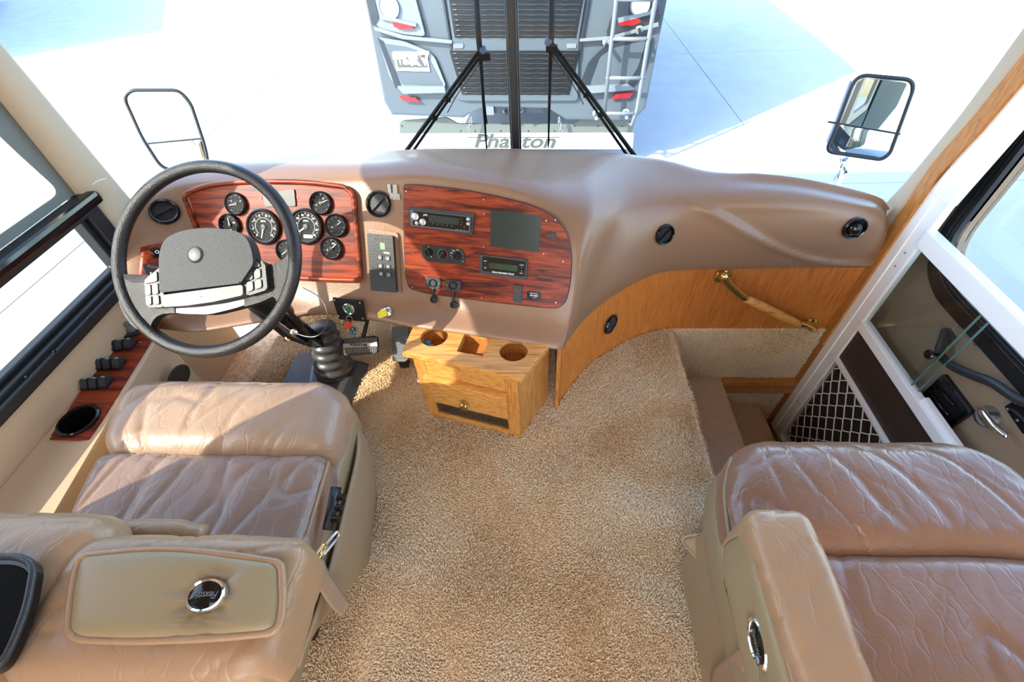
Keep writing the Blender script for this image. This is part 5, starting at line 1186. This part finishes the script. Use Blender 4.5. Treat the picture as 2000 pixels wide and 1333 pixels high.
pl1 = [(738, 72), (790, 80), (838, 100), (850, 112), (872, 168), (850, 174), (778, 172), (762, 150)]
rp_('recess_frame', pl1, .0, .014, lightgrey, .03, .006); rp_('recess_panel', [(748, 84), (792, 90), (834, 104), (866, 166), (786, 164)], .014, .018, rvgrey, .02)
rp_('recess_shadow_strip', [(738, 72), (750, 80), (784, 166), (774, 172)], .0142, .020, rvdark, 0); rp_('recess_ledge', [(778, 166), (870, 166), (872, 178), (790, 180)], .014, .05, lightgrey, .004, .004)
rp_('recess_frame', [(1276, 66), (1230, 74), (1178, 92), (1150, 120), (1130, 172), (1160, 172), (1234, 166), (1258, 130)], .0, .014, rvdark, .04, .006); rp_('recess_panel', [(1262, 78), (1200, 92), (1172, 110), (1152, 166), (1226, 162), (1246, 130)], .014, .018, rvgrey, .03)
rp_('recess_ledge', [(1142, 166), (1226, 162), (1240, 172), (1140, 180)], .014, .05, lightgrey, .004, .004)
rp_('reflector', [(780, 187), (812, 190), (822, 198), (790, 197)], .0, .02, redlens, .004, .003); rp_('reflector', [(1204, 182), (1238, 180), (1228, 190), (1194, 192)], .0, .02, redlens, .004, .003)
stk = rp_('dealer_plate', [(769, 99), (834, 101), (841, 138), (776, 136)], .018, .030, white, .008, .003)
rp_('plate_field', [(774, 104), (832, 105), (837, 130), (779, 130)], .030, .032, pm('plate grey', C(64, 70, 66), .5), .0, 0, stk)
SK = PL(RV.o + RV.n * .033, RV.u, RV.n); text('lettering', 'RV', SK, .17, white, stk, *SK.uv(819, 116), bold=.004); text('lettering', 'Heart of', SK, .075, white, stk, *SK.uv(791, 110), bold=.003); text('lettering', 'Texas', SK, .085, white, stk, *SK.uv(796, 120), bold=.003)
rp_('plate_tick', [(821, 106), (830, 105), (826, 112)], .033, .036, redlens, 0, 0, stk)
rp_('hitch_cover', [(955, 210), (1060, 210), (1062, 222), (952, 222)], -.06, -.02, rvdark, .01); rp_('hitch_socket', [(950, 208), (964, 208), (965, 224), (949, 224)], -.03, .01, silver, .006)
tube('tow_hook', [RV.at(988, 212, -.05), RV.at(984, 218, .02), RV.at(990, 222, .02)], .012, charcoal, rv, 8); tube('tow_hook', [RV.at(1016, 212, -.05), RV.at(1024, 216, .02), RV.at(1012, 222, .02)], .012, charcoal, rv, 8)
for bx in (920, 1092):
    s = -1 if bx < 1000 else 1
    for k in range(4):
        c = RV.at(bx + s * k * 1.5, 236 + k * 6.5, -.02); q = PL(c, RV.u if k % 2 else RV.n, RV.n if k % 2 else RV.u)
        tube('chain_link', [c + RV.v * .028 * math.sin(t) + (RV.u if k % 2 else (RV.u * .6 + RV.n * .6)) * .014 * math.cos(t) for t in np.linspace(0, 2 * PI, 13)[:-1]], .006, silver, rv, 6, closed=True)
# wheels underneath
for sx in (-1, 1): lathe('wheel', PL(RV.w(sx * 1.05, GZ + .5 - rvo.z, -2.6), (0, 1, 0), (sx, 0, 0)), [(.5, -.15), (.5, .10), (.44, .14), (.28, .12), (.27, .05), (0, .05)], rubber, rv, 36)
# mud flap on the tail
mf = rp_('mud_flap', [(776, 245), (868, 238), (890, 251), (1118, 252), (1142, 238), (1232, 238), (1240, 250), (1236, 292), (784, 294), (774, 262)], -.14, -.12, pm('flap grey', C(84, 88, 84), .6), .03)
FL_ = PL(RV.o - RV.n * .119, RV.u, RV.n)
pprism('flap_band', FL_, [(777, 261), (1238, 259), (1235, 291), (785, 291)], .02, 0, .004, white, mf)
FT = PL(RV.o - RV.n * .1145, RV.u, RV.n)
text('lettering', 'Phaeton', FT, .215, pm('letter grey', C(62, 68, 62), .5), mf, *FT.uv(1003, 277), stretch=1.30, shear=.28, bold=.006)
pprism('lettering_bar', FT, [(912, 267.5), (1094, 267.5), (1093, 269.5), (914, 269.5)], 0, 0, .002, pm('letter grey', C(62, 68, 62), .5), mf)
tube('flap_logo', [FT.sub(1184, 272).w(.06 * math.cos(t), .06 * math.sin(t)) for t in np.linspace(0, 2 * PI, 25)[:-1]], .004, pm('logo pale', C(216, 212, 206), .5), mf, 6, closed=True)
for x_ in (785, 842, 900, 928, 978, 1032, 1083, 1122, 1168, 1215): lathe('flap_bolt', FL_.sub(x_, 256 if 890 < x_ < 1110 else 246), [(.008, 0), (.006, .006), (0, .006)], rubber, mf, 8)
# ladder
ld = thing('rear_ladder', 'tubular metal ladder fixed to the right of the motorhome tail', 'ladder', RV.at(1210, 216, .16))
lp = lambda x, y, c=.16: RV.at(x, y, c)
tube('ladder_rail', [lp(1205, -60), lp(1201, 0), lp(1192, 80), lp(1180, 205)], .019, silver, ld, 10); tube('ladder_rail', [lp(1282, -60), lp(1275, 0), lp(1262, 75), lp(1242, 200), lp(1232, 232), lp(1229, 236, .05)], .019, silver, ld, 10)
for y_, a, b in ((66, 1192, 1268), (141, 1182, 1258), (209, 1176, 1242), (-10, 1200, 1278)): tube('rung', [lp(a, y_), lp((a + b) / 2, y_ + 1), lp(b, y_)], .017, silver, ld, 10)
for q in ((1184, 80), (1248, 57), (1222, 218), (1164, 220)): lathe('mount', PL(lp(*q, .0), RV.u, RV.n), [(.035, .012), (.035, .02), (.02, .03), (.018, .15), (0, .15)], chrome, ld, 14)
# trailer added out of frame on the left to cast the far slab's shadow
bt = thing('shadow_trailer', 'tall white box trailer added unseen beyond the frame to shade the lot', 'trailer', (-14.5, 8.2, GZ))
tb_ = [Vector((-12.1, 9.3, 0)), Vector((-16.5, 17.1, 0)), Vector((-20.0, 15.1, 0)), Vector((-15.6, 7.3, 0))]
hexa('trailer_box', [p + Vector((0, 0, GZ + .5)) for p in tb_], [p + Vector((0, 0, GZ + 3.6)) for p in tb_], white, bt, bevel=.1)
for x_, y_ in ((-13.6, 11.2), (-15.4, 14.4), (-17.0, 9.2), (-18.8, 12.4)):
    lathe('wheel', PL((x_, y_, GZ + .45), (0, 1, 0), (1, 0, 0)), [(.45, 0), (.45, .22), (.3, .24), (0, .22)], rubber, bt, 24)
